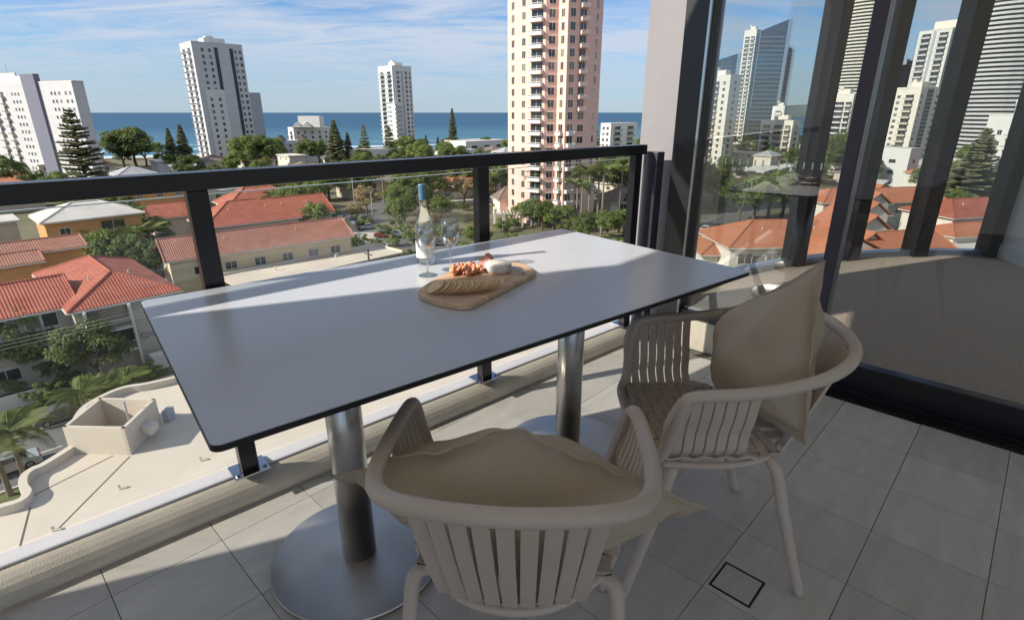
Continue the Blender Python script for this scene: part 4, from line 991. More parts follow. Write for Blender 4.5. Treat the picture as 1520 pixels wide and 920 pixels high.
# ================================================================== HOUSES
def house(name, label, O, ang, w, d, eave, rise, wall, roof, kind='hip', wins=(), balcs=(), over=.6, cat='house', group=None, sides=(), chim=False, z0=0):
    t = thing(name, label, cat, (*O, GZ+z0), ang, group)
    MB().box(0, w, 0, d, 0, eave).build('wall', M[wall], t)
    o = over; a = (-o, w+o, -o, d+o); z, zr = eave, eave+rise
    m = MB()
    if kind == 'hip':
        if w+2*o > d+2*o: r = (d+2*o)/2; R0, R1 = (-o+r, d/2, zr), (w+o-r, d/2, zr)
        else: r = (w+2*o)/2; R0, R1 = (w/2, -o+r, zr), (w/2, d+o-r, zr)
        C = [(-o,-o,z),(w+o,-o,z),(w+o,d+o,z),(-o,d+o,z)]
        if w > d: fs = [(0,1,5,4),(1,2,5),(2,3,4,5),(3,0,4)]
        else: fs = [(0,1,4),(1,2,5,4),(2,3,5),(3,0,4,5)]
        m.add(C+[R0, R1], fs)
        ridge = [(R0, R1)]+([(C[0],R0),(C[3],R0),(C[1],R1),(C[2],R1)] if w > d else [(C[0],R0),(C[1],R0),(C[2],R1),(C[3],R1)])
    elif kind == 'gable':
        m.add([(-o,-o,z),(w+o,-o,z),(w+o,d+o,z),(-o,d+o,z),(-o,d/2,zr),(w+o,d/2,zr)], [(0,1,5,4),(2,3,4,5)])
        MB().add([(0,.003,z),(0,d-.003,z),(0,d/2,zr-.12),(w,.003,z),(w,d-.003,z),(w,d/2,zr-.12)], [(0,2,1),(3,4,5)]).build('gable_wall', M[wall], t)
        ridge = [((-o,d/2,zr),(w+o,d/2,zr)), ((-o,-o,z),(-o,d/2,zr)), ((w+o,-o,z),(w+o,d/2,zr))]
    elif kind == 'gabley':
        m.add([(-o,-o,z),(w+o,-o,z),(w+o,d+o,z),(-o,d+o,z),(w/2,-o,zr),(w/2,d+o,zr)], [(1,2,5,4),(3,0,4,5)])
        MB().add([(.003,0,z),(w-.003,0,z),(w/2,0,zr-.12),(.003,d,z),(w-.003,d,z),(w/2,d,zr-.12)], [(0,1,2),(3,5,4)]).build('gable_wall', M[wall], t)
        ridge = [((w/2,-o,zr),(w/2,d+o,zr))]
    else:
        m.box(-o, w+o, -o, d+o, z+.001, z+rise); ridge = []
    rf = m.build('roof', M[roof], t)
    if kind in ('hip','gable','gabley'):
        sm = rf.modifiers.new('solid', 'SOLIDIFY'); sm.thickness = .16; sm.offset = 1
        for A_, B_ in ridge: MB().tube([Vector(A_)+Vector((0,0,.17)), Vector(B_)+Vector((0,0,.17))], .14, 6).build('ridge_cap', M[roof], rf)
        f = MB(); f.box(-o-.02,w+o+.02,-o-.14,-o-.005,z-.10,z+.06).box(-o-.02,w+o+.02,d+o+.005,d+o+.14,z-.10,z+.06)
        if kind == 'hip': f.box(-o-.14,-o-.005,-o,d+o,z-.10,z+.06).box(w+o+.005,w+o+.14,-o,d+o,z-.10,z+.06)
        f.build('gutter', M['roof_pale'], rf)
    for (x, z_, ww_, hh_) in wins: put(win_mesh(ww_, hh_, 'white', 'darkwin', 1), 'window', t, (x, 0, z_), 0)
    for (y, z_, ww_, hh_) in sides: put(win_mesh(ww_, hh_, 'white', 'darkwin', 1), 'window', t, (0, y, z_), -math.pi/2)
    for (x, z_, ww_, st) in balcs: put(balc_mesh(ww_, 1.3, 'warmwhite', 'warmwhite', st), 'balcony', t, (x, 0, z_), 0)
    for k in range(2 if chim else 0):
        MB().tube([(w*(.3+.4*k), d*.3, eave+rise*.35), (w*(.3+.4*k), d*.3, eave+rise*.6+.7)], .09, 8).build('vent_pipe', M['roof_pale'], rf)
    return t
# red-roofed apartments across the street, two wings
O2 = Vector(town(108, 463, 19.3))
t = house('apartment_house', 'beige three-storey wing with red tiled hip roof, blue emblem and recessed balconies', tuple(O2), EA, 9.6, 20, 7.7, 2.2, 'greybeige', 'roof_red', 'hip', over=.5, chim=True, sides=[(4,1,1.6,1.2),(4,4,1.6,1.2),(9,4,1.6,1.2)], cat='building')
for z_ in (2.55, 5.15):
    MB().box(1.0, 4.6, -.06, .02, z_, z_+2.1).build('dark_recess_panel', M['darkwin'], t); MB().box(.85, 4.75, -1.0, 0, z_-.18, z_).build('balcony_slab', M['warmwhite'], t)  # dark panel on the flat wall, colouring in the recess's shade
    MB().box(.85, 4.75, -1.0, -.93, z_+.9, z_+.97).build('balcony_rail', M['warmwhite'], t)
    mm = MB()
    for k in range(16): mm.box(.9+.24*k, .93+.24*k, -.98, -.95, z_, z_+.9)
    mm.build('balusters', M['greybeige'], t)
for x in (.75, 4.7): MB().box(x-.12, x+.12, -1.05, 0, 0, 7.6).build('balcony_pier', M['warmwhite'], t)
MB().tube([(8.4,-.08,7.4),(8.4,-.08,.3)], .07, 8).build('downpipe', M['white'], t)
# blue-grey emblem on the wall: a round swirl with a trailing double stroke
M['emblem'] = mat('blue_emblem', (.10,.16,.24), .5, var=.1)
em = MB().tube(spline([(5.9,-.05,3.6),(5.45,-.05,3.75),(5.25,-.05,3.45),(5.45,-.05,3.15),(5.95,-.05,3.2)], 5), .11, 6, flat=.3).build('emblem', M['emblem'], t)
for dz in (0, .26): MB().tube(spline([(5.9,-.05,3.35+dz),(6.5,-.05,3.32+dz),(7.1,-.05,3.52+dz),(7.7,-.05,3.42+dz),(8.1,-.05,3.55+dz)], 5), .055, 6, flat=.4).build('emblem_stroke', M['emblem'], em)
w1 = Vector(eq(Vector(O2).dot(EV)-24.5, Vector(O2).dot(QV)+2.6))
t = house('apartment_house', 'long beige wing with red tiled roof and stair window, set behind street trees', tuple(w1), EA, 25.0, 10.5, 7.7, 2.1, 'greybeige', 'roof_red', 'gable', over=.5, chim=True, cat='building',
      wins=[(x, z_, 2.2, 1.2) for x in (3,8,13,18.2) for z_ in (1.2,3.9,6.2)])
for z_ in (1.0, 2.7, 4.4, 6.0):
    for x in (21.4, 22.8): put(win_mesh(1.2, 1.35, 'white', 'darkwin', 0), 'window', t, (x, 0, z_))
# orange houses on the left
def oh(px, py, h, e0, w, d, eave, rise, label, roof='roof_rust', kind='gable', wall='orange', **k):
    c = Vector(town(px, py, h)); O = eq(c.dot(EV)+e0, c.dot(QV))
    return house('townhouse', label, O, EA, w, d, eave, rise, wall, roof, kind, **k)
oh(134, 364, 18.4, -34, 33, 7, 8.6, 1.1, 'long orange house with rust-red gable roof above the palms', wins=[(29,5.2,2.2,1.0),(20,5.2,2.2,1.0)], chim=True)
oh(72, 386, 18.8, -34, 33, 6, 8.2, .9, 'lower orange house with dark red roof behind the beige apartments', chim=True)
oh(208, 316, 17.5, -14, 14, 10, 9.5, 2.2, 'orange three-storey block with corner balconies among the palms', 'roof_pale', 'hip', wins=[(2.5,z_,1.4,1.3) for z_ in (1,4,7)], balcs=[(9.5,z_,4,'rail') for z_ in (.6,3.5,6.4)])
oh(300, 268, 19.5, -20, 20, 12, 7, 2.5, 'dull orange house with wide tiled roof under the handrail', 'roof_rust', 'hip', wins=[(x,4,1.5,1.3) for x in (3,8,13,17)])
oh(60, 275, 20, -26, 26, 12, 6.5, 2.5, 'pale terracotta-roofed house at the foot of the slate-cored slab', 'roof_orange', 'hip', wall='beige')
oh(60, 318, 19.5, -26, 22, 9, 6.5, .4, 'plain beige flat-roofed block behind the orange houses', 'roof_pale', 'flat', wall='beige', wins=[(x,3.5,1.8,1.3) for x in (3,9,15)])
# middle group
M['ochre'] = mat('sand_render', (.60,.49,.32), .8, var=.10, scale=.4)
oB = town(262, 440, 27)
house('townhouse', 'cream row house with rust gable roof and lit yellow end wall', tuple(oB), R(39), 29, 9.0, 5.6, 2.6, 'ochre', 'roof_rust', 'gable', wins=[(x,3.0,1.7,1.2) for x in (4,8.5,13,17.5,22,26)]+[(x,.6,1.6,1.4) for x in (6,15,24)], sides=[(3,1.2,.8,1.1),(6.4,1.2,.8,1.1),(3,3.7,.8,1.1),(6.4,3.7,.8,1.1)], chim=True)
for (px, py, w, d, ev, rs, kd, lb) in (
    (312, 372, 19, 13, 4.6, 4.0, 'hip', 'red-roofed house with pale ridge flashing behind the row house'),
    (402, 354, 15, 12, 4.4, 3.6, 'gable', 'red gable-roofed house with broad tan end wall by the intersection'),
    (345, 338, 18, 12, 5.0, 3.8, 'hip', 'red hip-roofed house next to the pinkish gable roof')):
    house('townhouse', lb, town(px, py, 27), R(41), w, d, ev, rs, 'beige', 'roof_red', kd, wins=[(x,2.6,1.5,1.2) for x in (3,7.5,12) if x < w-2], chim=True)
house('townhouse', 'small house with bright pinkish red gable roof beyond the palms', town(232, 356, 27), R(41), 9.5, 9, 4.6, 2.6, 'beige', 'roof_red', 'gable')
# flat car-port roof in front of the row house
P0, P1 = Vector(town(322, 411, 24.3)), Vector(town(557, 364, 24.3))
ca = math.atan2((P1-P0).y, (P1-P0).x); cl = (P1-P0).length
t = thing('carport', 'long flat cream carport roof with low parapet in front of the row house', 'carport', (P0.x, P0.y, GZ), ca)
MB().box(0, cl, -8.5, 0, 2.45, 2.7).build('roof_deck', M['podium'], t)
MB().box(0, cl, 0, .35, 2.3, 3.05).build('parapet', M['cream'], t); MB().box(cl-.002, cl+.35, -8.5, .35, 2.3, 3.0).build('parapet', M['cream'], t)
for k in range(9): MB().box(cl*k/8-.15 if k else .0, cl*k/8+.15 if k < 8 else cl-.01, -8.3, -8.0, 0, 2.44).build('post', M['cream'], t)
for k in range(14): MB().box(cl*(k+.5)/14-.02, cl*(k+.5)/14+.02, -8.4, -.1, 2.701, 2.72).build('roof_joint', M['concrete'], t)
for k in range(3): MB().tube([(8+k*11,-3,2.7),(8+k*11,-3,3.25),(8.5+k*11,-3,3.25)], .12, 8).build('roof_vent', M['roof_pale'], t)
# ---- podium roof right below
PZ = HC-21
pod = thing('podium_building', 'flat cream podium roof with curved parapet and roof hatch below the balcony', 'building', (*eq(4, 30), GZ))
def pr_(m, name, mt, par=None): o = m.build(name, M[mt], par or pod); o.location = Vector((0,0,0)) if par else -pod.location; return o
PE = 46.6
CURVE = [(-60,776),(24,757),(44,742),(38,730),(40,716),(52,706),(66,700),(92,684),(116,668)]
BACK = [(112,646),(116,630),(128,613),(148,600),(170,589),(192,582),(218,578),(264,567),(330,545),(420,512)]
DECK = [onz(x, y, PZ) for x, y in CURVE+BACK]+[eq(60,PE), eq(60,2), eq(-40,2), eq(-40,PE)]
pr_(MB().prism(DECK, GZ, PZ), 'roof_deck', 'podium')
def wall_path(P, w, h, name, mt='podium'):
    m = MB(); n = len(P); Lp, Rp = [], []
    for i in range(n):
        a, b = Vector(P[max(0,i-1)]), Vector(P[min(n-1,i+1)]); d = (b-a).normalized(); nn = Vector((-d.y, d.x))*w/2
        Lp.append(Vector(P[i])+nn); Rp.append(Vector(P[i])-nn)
    vs = []
    for a, b in zip(Lp, Rp): vs += [(a.x,a.y,PZ+.003),(b.x,b.y,PZ+.003),(b.x,b.y,PZ+h),(a.x,a.y,PZ+h)]
    m.add(vs, [(4*i+k, 4*i+(k+1)%4, 4*i+4+(k+1)%4, 4*i+4+k) for i in range(n-1) for k in range(4)]+[(3,2,1,0),(4*n-4,4*n-3,4*n-2,4*n-1)])
    return pr_(m, name, mt)
wall_path([(p.x, p.y) for p in spline([(*onz(x, y, PZ), 0) for x, y in BACK], 4)], .42, .55, 'parapet')
wall_path([(p.x, p.y) for p in spline([(*onz(x, y, PZ), 0) for x, y in CURVE], 4)], .42, .55, 'parapet')
h0, h1, h2 = [Vector(onz(x, y, PZ)) for x, y in ((105,673),(195,675),(240,628))]
h3 = h0+h2-h1
m = MB(); H0 = 2.0
for a, b in ((h0,h1),(h1,h2),(h2,h3),(h3,h0)):
    d = (b-a).normalized(); n_ = Vector((-d.y, d.x))*.22
    m.prism([tuple(a), tuple(b), tuple(b+n_), tuple(a+n_)], PZ+.003, PZ+H0)
hat = pr_(m, 'hatch_wall', 'podium')
pr_(MB().prism([tuple(h1*.6+h2*.4), tuple(h1*.35+h2*.65), tuple(h1*.35+h2*.65+Vector((.9,-.35))), tuple(h1*.6+h2*.4+Vector((.9,-.35)))], PZ+.7, PZ+1.15), 'hatch_box', 'cream')
pr_(MB().prism([tuple(h2+Vector((.1,.1))), tuple(h2+Vector((.5,.1))), tuple(h2+Vector((.5,.9))), tuple(h2+Vector((.1,.9)))], PZ+.003, PZ+.9), 'air_unit', 'shade_grey')
hc = (h0+h1+h2+h3)/4
pr_(MB().tube([(hc.x+.9, hc.y+.2, PZ), (hc.x+.9, hc.y+.2, PZ+2.7)], .06, 8), 'flue_pipe', 'shade_grey')
pr_(MB().prism([tuple(hc+Vector((.2,-.5))), tuple(hc+Vector((1.3,-.2))), tuple(hc+Vector((1.5,.5))), tuple(hc+Vector((.3,.4)))], PZ+.003, PZ+.5), 'hatch_cover', 'roof_orange')
for a, b in (((168,676),(50,735)),((193,677),(85,786)),((45,752),(30,810)),((330,640),(420,560))):
    a, b = Vector(onz(*a, PZ)), Vector(onz(*b, PZ)); d = (b-a).normalized(); n_ = Vector((-d.y, d.x))*.05
    pr_(MB().prism([tuple(a-n_), tuple(b-n_), tuple(b+n_), tuple(a+n_)], PZ-.02, PZ+.006), 'roof_joint', 'bark')
for x, y in ((85,787),(303,683),(183,725)):
    p = onz(x, y, PZ); pr_(MB().obox(p, .4, .4, .12, PZ+.003, PZ+.10), 'roof_anchor', 'cream')
    pr_(MB().obox((p[0]-.2, p[1]), .4, .1, .1, PZ+.10, PZ+.3), 'roof_anchor', 'cream')
# ---- pool pavilion beside the pink tower, garage houses right of it
def ph(px, py, h, ang, w, d, ev, rs, wall, roof, kind, label, **k):
    return house('pavilion', label, town(px, py, h), R(ang), w, d, ev, rs, wall, roof, kind, **k)
ph(905, 318, 27, 12, 15, 10, 3.4, 3.2, 'warmwhite', 'roof_brown', 'hip', 'dark-roofed garage house right of the pink tower behind tall palms', wins=[(4,.4,3.2,2.2),(10,.4,3.2,2.2)])
ph(742, 318, 27, 20, 6, 6, 4.0, 3.0, 'pinktrim', 'roof_brown', 'hip', 'small garden pavilion with brown hip roof left of the pink tower')
ph(560, 296, 27, 15, 16, 12, 5.5, 3.0, 'yellow', 'roof_brown', 'hip', 'ochre villa half hidden by street trees under the handrail', wins=[(x,1.5,1.4,1.4) for x in (3,8,13)])
ph(425, 283, 27, 20, 18, 12, 6, 2.6, 'yellow', 'roof_orange', 'hip', 'sand-coloured house behind the row of round trees', wins=[(x,3.5,1.4,1.3) for x in (3,8,13)])
ph(655, 285, 27, 10, 26, 12, 6.5, 2.0, 'pinktrim', 'roof_brown', 'hip', 'pale pink pavilion row with balconies above the dry hedges', wins=[(x,1.2,1.5,1.5) for x in (3,8,13,18,23)], balcs=[(x,3.6,3.4,'rail') for x in (5,12,19)])
# pergola by the pool
pg = thing('pergola', 'white pool pergola of columns and beams at the foot of the pink tower', 'pergola', (*town(735, 338, 27), GZ), R(8))
for i in range(5):
    for j in range(2): MB().box(-.16,.16,-.16,.16,0,3.2).build('column', M['warmwhite'], pg, (i*2.3, j*2.6, 0))
for j in range(2): MB().box(-.5, 9.8, -.12, .12, 3.201, 3.45).build('beam', M['warmwhite'], pg, (0, j*2.6, 0))
for i in range(12): MB().box(-.06,.06,-.6,3.2,3.451,3.62).build('rafter', M['warmwhite'], pg, (i*.82-.1, 0, 0))
# ---- orange terraces seen through the room
def th(px, py, h, ang, w, d, ev, rs, kind, label, roof='roof_orange', wall='warmwhite', **k):
    c = town(px, py, h); return house('terrace_house', label, c, R(ang), w, d, ev, rs, wall, roof, kind, **k)
th(1085, 368, 20, 4, 22, 12, 7, 3.0, 'hip', 'wide orange hip-roofed house with pale balconies in the fixed window', wins=[(x,4.4,2.2,1.6) for x in (2.5,7,12,17)]+[(x,1.2,2.0,1.6) for x in (4,10,16)], balcs=[(14,3.2,5,'solid'),(6,3.2,5,'solid')], chim=True)
th(1044, 378, 22, 0, 9, 10, 5, 2.2, 'hip', 'small house with pale tiles left of the wide orange roof', 'roof_orange')
th(1212, 372, 20, 8, 10, 10, 7, 2.6, 'gabley', 'grey-walled gable house with orange roof right of the wide hip roof', wins=[(2.5,1,2,1.5),(6.5,1,2,1.5)])
th(1222, 305, 20, 8, 12, 10, 7.5, 2.4, 'hip', 'orange-roofed house further back beside the dark mullion', wins=[(x,4.5,1.6,1.4) for x in (2.5,6.5,10)])
th(1262, 384, 21, 14, 20, 9, 6, 2.6, 'gable', 'broad orange roof just above the blue window sill')
for k in range(6):
    Y0 = 70+k*15
    th_x = hx(1306+k*2.0, Y0)
    house('terrace_house', 'white terrace house with orange roof and dark dormer in the stepped row', (th_x, Y0), R(10), 6.5, 11, 6.4, 2.6, 'warmwhite', 'roof_orange', 'gabley', wins=[(2,3.6,1.6,1.5),(4.6,3.6,1.2,1.5)], balcs=[(3.2,2.7,4.2,'solid')], group='stepped row of orange-roofed terraces', chim=True)
th(1268, 300, 20, 12, 26, 11, 6.5, 2.6, 'gable', 'long orange-roofed terrace closing the stepped row', wins=[(x,4,1.3,1.3) for x in (3,8,13,18,23)])
th(1414, 328, 20, 14, 20, 11, 7.5, 2.6, 'hip', 'white house with red hip roof between the right-hand mullions', 'roof_red', wins=[(15,4.2,2.0,1.2)], chim=True)
th(1416, 352, 22, 14, 20, 7, 5.0, 1.6, 'hip', 'lower white house front with terracotta lean roof and small windows', 'roof_orange', wins=[(5,1.8,2.0,1.2),(12,1.8,1.8,1.2)])
th(1398, 262, 21, 14, 24, 14, 6, 3.6, 'hip', 'bright orange hip roof half hidden by the palms', wins=[(4,3,1.4,1.3)])
th(1395, 372, 23, 14, 24, 5, 3.5, .3, 'flat', 'pale flat roof terrace at the sill of the right-hand window', 'roof_pale')
# ================================================================== TREES
def leaf_card(m, p, n, s, rg):
    """one folded leaf sprig of two faces"""
    a = Vector((rg.uniform(-1,1), rg.uniform(-1,1), rg.uniform(-.6,.6)))
    t = n.cross(a).normalized() if n.cross(a).length > 1e-3 else Vector((1,0,0))
    b = n.cross(t).normalized()
    k = rg.uniform(.7,1.25)*s
    m.add([p-t*k, p+b*k*.45+n*k*.12, p+t*k, p-b*k*.45+n*k*.12], [(0,1,2),(0,2,3)])
def crown_mesh(seed, rx, rz, nclump, nleaf, ls, name, mt):
    rg = random.Random(seed); m = MB()
    for c in range(nclump):
        th_, ph_ = rg.uniform(0, 6.283), math.acos(rg.uniform(-.75, 1))
        rr = rg.uniform(.45, .95)
        cc = Vector((rx*rr*math.sin(ph_)*math.cos(th_), rx*rr*math.sin(ph_)*math.sin(th_), rz*rr*math.cos(ph_)))
        cr = rx*rg.uniform(.22, .40)
        for k in range(nleaf):
            d = Vector((rg.gauss(0,1), rg.gauss(0,1), rg.gauss(0,1))).normalized()
            if d.z < -.45: d.z *= -.5
            p = cc+Vector((d.x*cr, d.y*cr, d.z*cr*.75))*rg.uniform(.72, 1.06)
            leaf_card(m, p, (d*.8+Vector((rg.uniform(-.5,.5), rg.uniform(-.5,.5), .45))).normalized(), ls, rg)
    return m.mesh(name, mt)
def limb_mesh(seed, rx, rz, h, r):
    rg = random.Random(seed); m = MB()
    m.tube(spline([(0,0,-.15),(rg.uniform(-.2,.2)*r*3,rg.uniform(-.2,.2)*r*3,h*.5),(0,0,h)], 3), [r*1.25-(r*.5)*k/6 for k in range(7)], 8)
    for k in range(6):
        a = k*1.05+rg.uniform(-.3,.3); l = rx*rg.uniform(.45,.8)
        m.tube(spline([(0,0,h*.85),(math.cos(a)*l*.45, math.sin(a)*l*.45, h+rz*.25),(math.cos(a)*l, math.sin(a)*l, h+rz*rg.uniform(.45,.95))], 3), [r*.5-(r*.06)*q for q in range(7)], 6)
    return m.mesh('trunk', M['bark'])
BROAD = []
for i in range(3): BROAD.append((limb_mesh(i, 3.2, 2.6, 2.4, .22), crown_mesh(10+i, 3.2, 2.5, 34, 150, .20, 'crown', M['leaf'])))
DRY = (limb_mesh(7, 3.0, 2.2, 2.2, .2), crown_mesh(17, 3.0, 2.0, 26, 120, .19, 'crown', M['leaf_dry']))
SHRUB = [crown_mesh(30+i, 1.2, .9, 12, 80, .13, 'crown', M['leaf']) for i in range(2)]
STEM = MB().tube([(0,0,-.1),(.05,0,.5),(0,.05,.9)], [.07,.05,.03], 6).mesh('trunk', M['bark'])
def norfolk(seed, h, rb, name='crown', gap=.9):
    rg = random.Random(seed); m = MB(); t = MB()
    t.tube([(0,0,-.2),(0,0,h*.5),(0,0,h)], [.36,.24,.05], 8)
    z = h*.10
    while z < h*.985:
        f = (z/h); r = rb*(1-f)**.75*(.85+.3*rg.random())*(1 if f > .2 else .75+f)
        nb = rg.randint(5, 7); a0 = rg.uniform(0, 6)
        for k in range(nb):
            a = a0+k*6.283/nb+rg.uniform(-.2,.2); L = r*rg.uniform(.75,1.1); d = Vector((math.cos(a), math.sin(a), 0)); s = Vector((-d.y, d.x, 0))
            zz = z+rg.uniform(-.25,.25)
            n = max(6, int(L*8))
            t.tube([(0,0,zz), tuple(d*L*.5+Vector((0,0,zz+.10*L))), tuple(d*L+Vector((0,0,zz+.14*L)))], [.06,.04,.015], 4)
            for q in range(n):
                g_ = (q+1.0)/n; p = d*L*g_+Vector((0,0,zz+.18*L*g_-.04*L*g_*g_))
                wd = (.35+.75*math.sin(math.pi*min(1,g_*.9)))*min(1.0, .40+L*.2)
                for sg in (-1, 1):
                    e = p+s*sg*wd*rg.uniform(.7,1.1)+d*wd*.5+Vector((0,0,rg.uniform(.0,.40)))
                    o_ = d*.13+Vector((0,0,.05)); u_ = Vector((0,0,.13))
                    m.add([p-o_, e, p+o_*1.2], [(0,1,2)])
                    m.add([p-u_, e-u_*.4, e+u_*.9, p+u_*1.6], [(0,1,2,3)])
        z += gap*rg.uniform(.8,1.2)*(1-.45*f)
    return t.mesh('trunk', M['bark']), m.mesh(name, M['pine'])
PINES = [norfolk(3, 22, 5.4, gap=1.25), norfolk(5, 22, 4.4, gap=.8), norfolk(9, 22, 5.0, gap=.75)]
def frond_mesh(seed, L, droop, w=.55):
    rg = random.Random(seed); m = MB(); n = 26; P = []
    for k in range(n+1):
        f = k/n; P.append(Vector((L*f*(1-.18*f*droop), 0, L*(.42*f-.75*droop*f*f))))
    m.tube(P[::4]+[P[-1]], [.035-.005*k for k in range(len(P[::4])+1)], 5)
    for k in range(2, n+1):
        f = k/n; l = w*L*.62*math.sin(math.pi*min(.97,.16+.82*f))**.7
        for s in (-1, 1):
            for q in (0,):
                p = P[k]*(1-q)+P[k-1]*q; d = (P[k]-P[k-1]).normalized()
                e = p+Vector((d.x*.55, s*.75, -.35+d.z*.55)).normalized()*l*rg.uniform(.85,1.1)
                m.add([p-d*.018, (p+e)/2+Vector((.01,0,.04)), e, (p+e)/2-d*.035], [(0,1,2),(0,2,3)])
    return m.mesh('frond', M['frond'])
FR = [frond_mesh(1, 2.3, .75), frond_mesh(2, 2.5, 1.0), frond_mesh(3, 2.2, .45)]
PT = MB().tube([(0,0,-.15),(.06,0,2.5),(.02,.03,5.0)], [.16,.115,.10], 10).mesh('trunk', M['palmbark'])
def palm_crown(seed):
    rg = random.Random(seed); m = MB(); src = []
    for k in range(20):
        a = k*2.4; fm = frond_mesh(seed*10+k, rg.uniform(1.9,2.5), rg.uniform(.4,1.15))
        rot = Matrix.Rotation(a, 4, 'Z') @ Matrix.Rotation(R(rg.uniform(-38,12)), 4, 'Y')
        o = len(m.v); m.v.extend([tuple(rot @ v.co) for v in fm.vertices])
        for p in fm.polygons: m.f.append([i+o for i in p.vertices]); m.m.append(0)
        bpy.data.meshes.remove(fm)
    return m.mesh('crown', M['frond'])
PC2 = [palm_crown(4), palm_crown(6)]
def near_palm(x, y, z, h, s, label, seed):
    rg = random.Random(seed)
    t = thing('palm_tree', label, 'palm', (x, y, z), rg.uniform(0,6), 'palms along the near street', s)
    tr = put(PT, 'trunk', t); tr.scale = (1,1,h/5/s)
    for k in range(15):
        f = put(FR[k % 3], 'frond', t, (0,0,h/s)); f.rotation_euler = (0, R(rg.uniform(-35,14)), k*2.4+rg.uniform(-.2,.2))
def palm(x, y, h, s, label, seed, group='garden palms'):
    rg = random.Random(seed)
    t = thing('palm_tree', label, 'palm', (x, y, GZ), rg.uniform(0,6), group, s)
    tr = put(PT, 'trunk', t); tr.scale = (1,1,h/5/s); put(PC2[seed % 2], 'crown', t, (0,0,h/s))
def tree(x, y, s, label, seed, group, proto=None, zs=1.0):
    rg = random.Random(seed*7+1); a, b = proto or BROAD[seed % 3]
    t = thing('tree', label, 'tree', (x, y, GZ), rg.uniform(0,6), group, (s, s*rg.uniform(.9,1.1), s*zs))
    put(a, 'trunk', t); put(b, 'crown', t, (0,0,2.4+2.0))
def shrub(x, y, s, label, seed, group):
    t = thing('shrub', label, 'shrub', (x, y, GZ), seed*1.3, group, s); put(STEM, 'trunk', t); put(SHRUB[seed % 2], 'crown', t, (0,0,.95))
def pine(pxh, Y, ypx, label, k, wide=1.0, group='norfolk pines towards the beach'):
    X = hx(pxh, Y); zt = topz(pxh, ypx, Y)-GZ; s = zt/22
    t = thing('pine_tree', label, 'pine tree', (X, Y, GZ), pxh*.7, group, (s*wide, s*wide, s)); put(PINES[k][0], 'trunk', t); put(PINES[k][1], 'crown', t)
pine(102, 175, 160, 'lone tall pale-green pine in front of the slate-cored apartment slab', 0, 1.25)
pine(243, 262, 190, 'dark pine, shorter of the pair left of the striped white tower', 2, 1.0)
pine(262, 258, 184, 'dark pine, taller of the pair left of the striped white tower', 1, 1.1)
pine(493, 300, 178, 'broad dense pine in front of the stepped white hotel', 2, 1.25)
pine(512, 305, 196, 'small pine leaning on the broad pine by the hotel', 1, 1.1)
pine(537, 315, 184, 'slim pine between hotel and slim white tower', 0, .9)
pine(575, 320, 186, 'pine standing at the foot of the slim white tower', 0, 1.1)
pine(630, 345, 200, 'low dark pine right of the slim white tower', 2, 1.0)
pine(648, 350, 203, 'low dark pine second right of the slim white tower', 1, 1.1)
pine(671, 400, 160, 'isolated slender pine against the open sea', 1, .75)
pine(656, 340, 206, 'squat pine under the isolated slender pine', 2, 1.2)
pine(885, 290, 182, 'narrow pine squeezed beside the pink tower', 0, .8)
pine(922, 330, 176, 'pine tip showing above the white mid-rise', 1, .7)
pine(1474, 150, 190, 'big dark pine in front of the curved banded tower', 2, 1.5)
pine(228, 340, 222, 'tiny beach pine by the surf', 1, 1.0)
# trees along the near street
x, y = town(48, 562, 27); tree(x, y, 1.15, 'dark round tree in front of the long beige wing', 1, 'street trees by the beige apartments', zs=1.0)
x, y = town(8, 572, 27); tree(x, y, .95, 'dark leafy tree left of the round one by the beige wing', 2, 'street trees by the beige apartments')
x, y = town(150, 573, 27); tree(x, y, 1.0, 'bright green bushy tree under the blue emblem wall', 0, 'street trees by the beige apartments')
x, y = town(86, 565, 27); shrub(x, y, 1.4, 'low shrub between the two street trees', 1, 'shrubs by the beige apartments')
for i, (px, py, h, s) in enumerate(((198,606,3.2,1.15),(168,622,3.0,1.2),(150,628,3.0,1.2),(135,636,3.4,1.25),(48,735,5.6,1.35),(16,735,5.4,1.4),(6,770,5.0,1.35))):
    x, y = town(px, py, 27); near_palm(x, y, GZ, h, s, ['small palm nearest the beige driveway','small palm beside the podium corner','feathery palm over the parked grey car','bushy palm leaning on the grey car','palm with thin trunk beside the curved parapet','spreading palm by the curved parapet, left of the thin one','low palm at the parapet end'][i], 20+i)
# palms and trees between the red roofs
PL = 'palm in the gardens between the orange house and the red roofs'
for i, (px, py, h, s) in enumerate(((152,392,7,1.6),(158,380,8,1.7),(170,378,8.5,1.8),(160,400,6,1.6),(205,385,9,1.8),(215,400,7,1.7),(232,392,6.5,1.7),(100,330,8,1.8),(190,340,9,1.7),(248,410,5,1.6))):
    x, y = town(px, py, 27); palm(x, y, h, s, PL, i, 'palms between the red roofs')
TL_ = 'leafy tree filling the gardens between the orange house and red roofs'
for i, (px, py, s) in enumerate(((68,424,.8),(165,412,1.2),(182,408,1.2),(205,415,1.1),(180,350,1.4),(130,350,1.5),(235,380,1.1),(90,310,1.5),(60,300,1.4),(235,418,1.0),(160,372,1.3))):
    x, y = town(px, py, 27); tree(x, y, s, TL_, i, 'trees between the red roofs')
